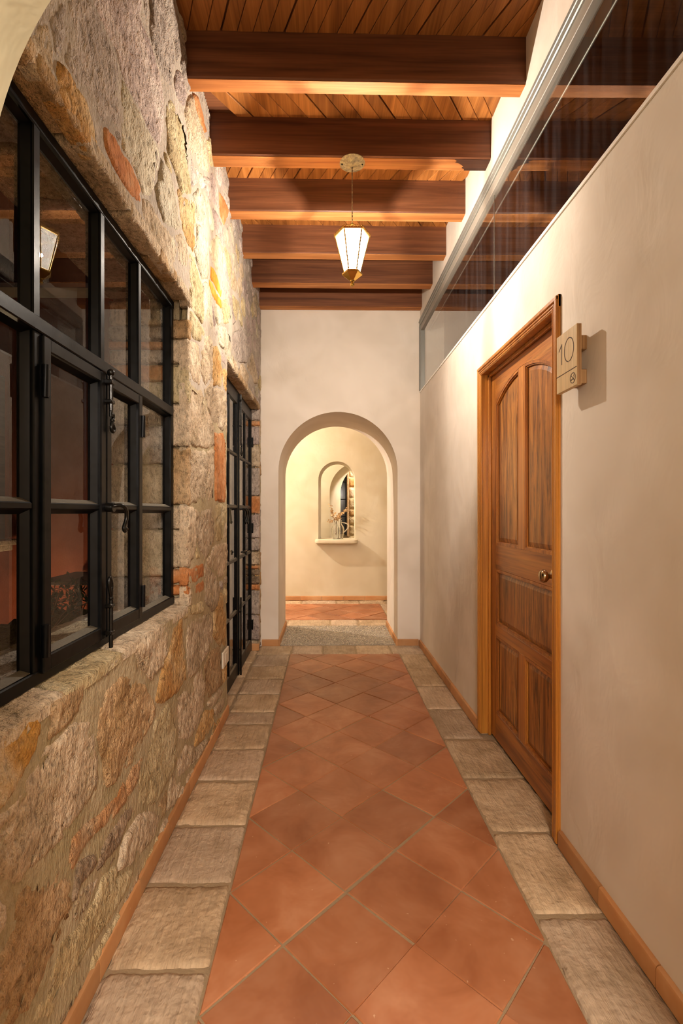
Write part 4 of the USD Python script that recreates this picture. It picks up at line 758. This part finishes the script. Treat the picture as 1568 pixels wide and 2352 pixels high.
def panel(q, m):
    ring = q.difference(q.buffer(-.013, join_style=2)); obj('moulding', remap(extr(ring, -.012, -.001), R), 'door_wood', lf)
    ring = q.buffer(-.010, join_style=2).difference(q.buffer(-.019, join_style=2)); obj('moulding', remap(extr(ring, -.014, -.006), R), 'door_wood', lf)
    inner = q.buffer(-.015, join_style=2); i2 = q.buffer(-.042, join_style=2)
    P = [(x, y, -.016) for x, y in inner.exterior.coords] + [(x, y, -.024) for x, y in inner.exterior.coords] + [(x, y, -.008) for x, y in i2.exterior.coords]
    obj('panel', remap(hull(P), R), m, lf)
panel(Polygon([(1.974, 1.115), (2.299, 1.115)] + arc_pts(2.299, 1.974)), 'door_panel_wood'); panel(Polygon([(2.361, 1.115), (2.686, 1.115)] + arc_pts(2.686, 2.361)), 'door_panel_wood')
panel(sbox(1.974, .664, 2.686, .977), 'door_panel_wood'); panel(sbox(1.974, .164, 2.299, .60), 'door_panel_wood'); panel(sbox(2.361, .164, 2.686, .60), 'door_panel_wood')
ax = lambda prof, y, z: remap(lathe(prof, 28), lambda u, v, h: np.c_[XD - h, y + u, z + v])
kb = thing('knob', parent=d1)
obj('rose', ax([(0, 0), (.030, 0), (.030, .004), (.024, .009), (0, .009)], 1.99, 1.03), 'knob_metal', kb, 40, label='round metal door knob')
obj('grip', ax([(0, .004), (.012, .006), (.011, .024), (.018, .030), (.026, .038), (.028, .048), (.024, .058), (.014, .063), (.0, .064)], 1.99, 1.03), 'knob_metal', kb, 50)
# jamb lining and moulded casing
for (a, b, c, d) in ((1.872, 1.888, 0, 2.118), (2.771, 2.787, 0, 2.118)): obj('jamb', cbox(XR - .004, 1.02, a, b, c, d, .002), 'casing_wood', d1)
obj('jamb', cbox(XR - .004, 1.02, 1.872, 2.787, 2.102, 2.118, .002), 'casing_wood', d1)
obj('stop', [cbox(XD - .016, XD - .001, 2.752, 2.771, .0, 2.1, .002), cbox(XD - .016, XD - .001, 1.888, 1.905, 0, 2.1, .002), cbox(XD - .016, XD - .001, 1.888, 2.771, 2.083, 2.102, .002)], 'casing_wood', d1)
obj('backing', cbox(1.0, 1.05, 1.86, 2.80, 0, 2.13, 0), 'beam_wood', d1)
CAS = [(0, .052, .010), (.004, .022, .017), (.026, .036, .0145), (.040, .048, .013)]
def casing(kind):
    ms = []
    for (a, b, t) in CAS:
        if kind == 0: ms.append(cbox(XR - t, XR + .002, 1.842 + a, 1.842 + b, 0, 2.153 - a, .0025))
        if kind == 1: ms.append(cbox(XR - t, XR + .002, 2.823 - b, 2.823 - a, 0, 2.153 - a, .0025))
        if kind == 2: ms.append(cbox(XR - t - .0005, XR + .002, 1.842 + a, 2.823 - a, 2.153 - b, 2.153 - a, .0025))
    obj('casing', ms, 'casing_wood', d1)
for k in range(3): casing(k)

# ------------------------------------------------------------------ room sign
sg = thing('room_sign', 'plywood room number sign 10 standing off the wall beside the door', 'sign')
XS = .860; sy = lambda s: 1.762 - .142 * s; sz = lambda t: 1.949 - .211 * t
obj('board', cbox(XS, XS + .017, 1.62, 1.762, 1.738, 1.949, .001), 'plywood', sg)
for zz in (1.90, 1.78): obj('mounting_block', cbox(XS + .017, XR + .0005, 1.655, 1.725, zz - .028, zz + .022, .002), 'plywood_edge', sg)
obj('edge_ply', cbox(XS + .001, XS + .016, 1.6194, 1.6204, 1.739, 1.948, 0), 'plywood_edge', sg)
def stroke(pts, wd=.0032, closed=False):
    L = LineString([(sy(s), sz(t)) for s, t in pts]).buffer(wd / 2, cap_style=2)
    return remap(extr(L, 0, .0008), on_right(XS + .0001))
obj('numeral', stroke([(.12, .277), (.27, .18), (.27, .53)]), 'engraving', sg)
el = [(.63 + .225 * math.sin(t), .345 + .197 * math.cos(t)) for t in np.linspace(.10, 2 * math.pi - .10, 60)]
obj('numeral', stroke(el), 'engraving', sg)
obj('rule', stroke([(0, .71), (1, .70)], .0025), 'engraving', sg)
cy_, cz_ = sy(.816), sz(.857); rr = .0185
ring = Point(cy_, cz_).buffer(rr).difference(Point(cy_, cz_).buffer(rr - .0024))
sl_ = LineString([(cy_ + .012, cz_ + .012), (cy_ - .012, cz_ - .012)]).buffer(.0013)
cg = LineString([(cy_ + .012, cz_ - .006), (cy_ - .007, cz_ - .002)]).buffer(.0018, cap_style=2); sm = LineString([(cy_ - .009, cz_ + .002), (cy_ - .006, cz_ + .006), (cy_ - .009, cz_ + .010)]).buffer(.001)
obj('no_smoking_symbol', remap(extr(unary_union([ring, sl_, cg, sm]), 0, .0008), on_right(XS + .0001)), 'engraving', sg)

# outlet plate on the stone wall
op = thing('outlet_plate', 'small white wall plate low on the stone wall beside the glazed door', 'wall plate')
obj('plate', cbox(XL + .022, XL + .034, 2.83, 2.985, .365, .462, .003), 'white_plastic', op); obj('insert', cbox(XL + .033, XL + .036, 2.875, 2.94, .388, .44, .001), 'white_plastic', op)

# ------------------------------------------------------------------ lanterns
def lantern(x, y, zceil, power, label, dz=0.):
    zceil -= dz; t = thing('lantern', label, 'lantern', (x, y, dz), 'brass hanging lanterns')
    obj('canopy', lathe([(0, zceil - .026), (.02, zceil - .024), (.042, zceil - .014), (.045, zceil - .009), (.066, zceil - .006), (.072, zceil - .002), (.072, zceil)], 40), 'aged_brass', t, 40)
    obj('screw', ball((-.057, 0, zceil - .008), .005, 1), 'wrought_iron', t); obj('screw', ball((.057, 0, zceil - .008), .005, 1), 'wrought_iron', t)
    zz = np.linspace(zceil - .02, 2.917, 40)
    obj('cord', [tube(np.c_[.0022 * np.cos(zz * 160 + k), .0022 * np.sin(zz * 160 + k), zz], .0018, 5) for k in (0, math.pi)], 'aged_brass', t, True)
    g = np.linspace(0, 2 * math.pi, 25); obj('loop', tube(np.c_[.017 * np.cos(g), 0 * g, 2.905 + .017 * np.sin(g)], .0028, 8), 'brass', t, True)
    hx = lambda r, z, n=6: [(r * math.cos(k * math.pi / 3), r * math.sin(k * math.pi / 3), z) for k in range(6)]
    for k in range(3): obj('strap', tube([V3(*hx(.096, 2.856)[2 * k]), V3(*hx(.06, 2.872)[2 * k]), V3(*hx(.014, 2.888)[2 * k])], .0028, 6), 'brass', t)
    cp_ = hx(.093, 2.857); ck = hx(.02, 2.885); obj('cap', trimesh.Trimesh(cp_ + ck, [f for k in range(6) for f in ([k, (k + 1) % 6, 6 + (k + 1) % 6], [k, 6 + (k + 1) % 6, 6 + k])], process=False), 'cap_glass', t)  # cap added as a filter so less lamp light reaches the planks
    obj('hub', lathe([(0, 2.86), (.015, 2.86), (.017, 2.875), (.012, 2.89), (0, 2.892)], 16), 'brass', t, 40)
    rim = Polygon([p[:2] for p in hx(.103, 0)]).difference(Polygon([p[:2] for p in hx(.09, 0)])); obj('rim', extr(rim, 2.846, 2.856), 'brass', t)
    bd = []
    H = hx(.1, 2.862)
    for k in range(6):
        a, b = V3(*H[k]), V3(*H[(k + 1) % 6])
        for j in range(8): bd.append(ball(a + (b - a) * j / 8, .0042, 1))
    obj('beading', bd, 'brass', t, True)
    T, B = hx(.096, 2.848), hx(.044, 2.646)
    for k in range(6):
        a, b, c, d = V3(*T[k]), V3(*T[(k + 1) % 6]), V3(*B[(k + 1) % 6]), V3(*B[k])
        obj('pane', trimesh.Trimesh([a, b, c, d], [[0, 2, 1], [0, 3, 2]], process=False), 'lantern_glass', t)
        obj('rib', rod(a, d, .0032, 6), 'brass', t)
    obj('cup', hull(hx(.050, 2.648) + hx(.058, 2.642) + hx(.058, 2.634)), 'brass', t); obj('cup', hull(hx(.056, 2.634) + hx(.016, 2.602)), 'brass', t)
    obj('finial', [lathe([(0, 2.604), (.013, 2.603), (.012, 2.596), (.007, 2.592), (.011, 2.586), (.0125, 2.580), (.009, 2.572), (0, 2.569)], 20)], 'brass', t, 40)
    obj('socket', lathe([(0, 2.80), (.012, 2.80), (.012, 2.86), (0, 2.86)], 16), 'aged_brass', t, 40)
    L = UsdLux.SphereLight.Define(stage, str(t.GetPath()) + '/bulb'); L.CreateRadiusAttr(.010); L.CreateIntensityAttr(power); L.CreateColorAttr(Gf.Vec3f(*LAMP_COLOR)); L.CreateNormalizeAttr(True)
    UsdGeom.Xformable(L).AddTranslateOp().Set(Gf.Vec3d(0, 0, 2.735))
lantern(.146, 2.67, ZB, LAMP_POWER * .72, 'lit brass six-sided lantern hanging from the second ceiling beam')
lantern(-2.1, 6.2, 3.6, LAMP_POWER * 2.4, 'lit brass lantern in the cross hall, out of sight left of the arch')
gl = thing('globe_lamp', 'added unseen globe light giving soft fill from behind the near arch', 'lamp', (.25, -1.25, 0))
obj('cord', rod((0, 0, 2.5), (0, 0, 3.6), .004), 'aged_brass', gl); obj('cap', lathe([(0, 2.42), (.07, 2.42), (.05, 2.5), (0, 2.5)], 24), 'aged_brass', gl, 40)
L = UsdLux.SphereLight.Define(stage, str(gl.GetPath()) + '/globe'); L.CreateRadiusAttr(.26); L.CreateIntensityAttr(LAMP_POWER * 1.75); L.CreateColorAttr(Gf.Vec3f(*LAMP_COLOR)); L.CreateNormalizeAttr(True)  # unseen fill light, added; made wide so its shadows blur
UsdGeom.Xformable(L).AddTranslateOp().Set(Gf.Vec3d(0, 0, 2.15))
for (x, y, z, pw) in ((-.9, 7.75, 2.7, .6), (1.1, 9.25, 2.5, 1.0)):
    L = UsdLux.SphereLight.Define(stage, '/World/' + numbered('/World', 'rear_hall_light')); L.CreateRadiusAttr(.05); L.CreateIntensityAttr(LAMP_POWER * pw); L.CreateColorAttr(Gf.Vec3f(*LAMP_COLOR)); L.CreateNormalizeAttr(True)
    UsdGeom.Xformable(L).AddTranslateOp().Set(Gf.Vec3d(x, y, z))

# ------------------------------------------------------------------ glass jugs with dried eucalyptus on the niche sill
j1 = thing('glass_vase', 'clear glass bottle vase holding dried eucalyptus on the niche sill', 'vase', (.138, 6.955, .9005))
jug = lambda s=1.: [(0, 0), (.040, 0), (.046, .004), (.052, .03), (.060, .085), (.064, .13), (.060, .165), (.045, .195), (.028, .215), (.023, .235), (.023, .262), (.029, .274), (.026, .274), (.0205, .262), (.0205, .235), (.026, .212), (.043, .192), (.057, .163), (.061, .13), (.057, .085), (.049, .03), (.043, .010), (0, .009)]
obj('body', lathe(jug(), 32), 'jug_glass', j1, 50)
j2 = thing('glass_jug', 'clear glass jug with a looped handle behind the vase on the niche sill', 'jug', (.205, 7.09, .9015))
obj('body', lathe(jug(), 32), 'jug_glass', j2, 50)
g = np.linspace(0, 1, 24); obj('handle', tube(np.c_[.022 + .085 * np.sin(g * math.pi) ** .8 - .0 * g + .03 * g, 0 * g, .245 - .15 * g + .03 * np.sin(g * math.pi)], .0075, 10), 'jug_glass', j2, True)
eu = thing('eucalyptus', 'dried tan eucalyptus stems standing in the glass vase', 'dried flowers')
er = np.random.default_rng(9); px_ = lambda u, v, y: V3((u - 749) / 1090 * y + .0005, y, 1.3 + (1176 - v) / 1090 * y)
lv = []
for ends in (((770, 1228), (768, 1198), (764, 1180), (759, 1160)), ((772, 1228), (774, 1196), (782, 1182), (797, 1166)), ((771, 1228), (770, 1200), (764, 1196), (755, 1198)), ((772, 1228), (772, 1198), (777, 1190), (780, 1180))):
    yb_ = 6.955
    P = np.array([px_(u, v, yb_ + dy) for (u, v), dy in zip(ends, (0, 0, er.uniform(-.02, .0), er.uniform(-.05, 0)))])
    from scipy.interpolate import CubicSpline
    c = CubicSpline(np.linspace(0, 1, 4), P)(np.linspace(0, 1, 20)); obj('stem', tube(c, .0022, 6), 'stem', eu, True)
    short = ends[-1] == (755, 1198)
    for i in range(9 if not short else 15, 20):
        for k in range(4 if not short else 3):
            n_ = er.normal(0, 1, 3); n_ /= np.linalg.norm(n_); r = er.uniform(.010, .018) * (1 if i < 18 else .7)
            an = np.linspace(0, 2 * math.pi, 9)[:-1]; a_ = np.cross(n_, [0.3, .2, 1]); a_ /= np.linalg.norm(a_); b_ = np.cross(n_, a_)
            ct = c[i] + er.normal(0, .011, 3) + a_ * r
            ring = ct + r * (np.cos(an)[:, None] * a_ + .85 * np.sin(an)[:, None] * b_) + n_ * (.003 * np.cos(2 * an))[:, None]
            lv.append(trimesh.Trimesh(np.vstack([ring, ct - n_ * .003]), [[q, (q + 1) % 8, 8] for q in range(8)], process=False))
obj('leaves', lv, 'dried_leaf', eu, False, kind='stuff')

# ------------------------------------------------------------------ night courtyard outside the window
og = thing('ground', 'dark paved courtyard ground outside the window', kind='structure'); obj('surface', cbox(-8, -1.04, -3, 12, -.2, 0.0, 0), 'mossy_stone', og)
cw = wall('wall_courtyard', 'terracotta-red rendered courtyard wall seen dimly through the window')
obj('red_wall', cbox(-3.7, -3.4, -3, 12, 0, 6, 0), 'red_render', cw); obj('red_wall', cbox(-3.4, -1.06, 5.13, 5.2, 0, 6, 0), 'red_render', cw)
cwin = thing('window_4', 'dark window with a pale moulded sill in the red courtyard wall', 'window', kind='structure')
obj('pane', cbox(-3.41, -3.38, 3.5, 4.85, 1.05, 2.6, 0), 'dark_pane', cwin)
for a in ((3.5, 3.6, 1.0, 2.7), (4.85, 4.97, 1.0, 2.7), (4.3, 4.36, 1.05, 2.6)): obj('frame', cbox(-3.4, -3.33, a[0], a[1], a[2], a[3], .01), 'bench_wood', cwin)
obj('sill', [cbox(-3.4, -3.22, 3.4, 5.05, .96, 1.02, .012), cbox(-3.4, -3.27, 3.45, 5.0, .90, .965, .012)], 'stone_tan', cwin)
pl = thing('planter_ledge', 'mossy stone planter ledge outside the window', 'planter'); obj('body', patch(sbox(.8, .0, 2.9, .7), .05, 31, .02, .04, .02, .03, lambda u, v, h: np.c_[-1.06 + h, u, v], .02), 'mossy_stone', pl); obj('top', patch(sbox(-1.7, .75, -1.02, 2.95), .04, 32, .02, .05, .05, .72, lambda u, v, h: np.c_[u, v, .69 + h], .03), 'mossy_stone', pl, True)
for i, (x, y, hgt, lb) in enumerate(((-1.3, 2.25, .24, 'small leafy shrub outside the window on the planter ledge'), (-1.35, 2.62, .20, 'lower dark shrub beside the taller one outside the window'))):
    t = thing('shrub', lb, 'shrub', (x, y, .735)); ms = []; st = []
    for k in range(9):
        tip = V3(er.normal(0, .09), er.normal(0, .1), er.uniform(.5, 1.) * hgt); P = np.array([V3(0, 0, 0), tip * (.4, .4, .55), tip]); st.append(tube(P, .003, 5))
        for m_ in range(16):
            ct = P[1] + (tip - P[1]) * er.uniform(0, 1) + er.normal(0, .02, 3); d = er.normal(0, 1, 3); d /= np.linalg.norm(d); e = np.cross(d, [0, 0, 1]); e /= np.linalg.norm(e) + 1e-9
            ms.append(trimesh.Trimesh([ct, ct + d * .025 + e * .009, ct + d * .05, ct + d * .025 - e * .009], [[0, 1, 2], [0, 2, 3]], process=False))
    obj('stems', st, 'stem', t); obj('leaves', ms, 'leaf_green', t, kind='stuff')
tb = thing('patio_table', 'small dark table standing in the courtyard beyond the window', 'table', (-2.3, 4.7, 0))
obj('top', cbox(-.35, .35, -.35, .35, .63, .67, .006), 'bench_wood', tb)
for a in (-.29, .29):
    for b in (-.29, .29): obj('leg', cbox(a - .03, a + .03, b - .03, b + .03, 0, .63, .005), 'bench_wood', tb)
L = UsdLux.SphereLight.Define(stage, '/World/courtyard_lamp'); L.CreateRadiusAttr(.08); L.CreateIntensityAttr(LAMP_POWER * .10); L.CreateColorAttr(Gf.Vec3f(1., .72, .42)); L.CreateNormalizeAttr(True)
UsdGeom.Xformable(L).AddTranslateOp().Set(Gf.Vec3d(-2.9, 4.3, .3))
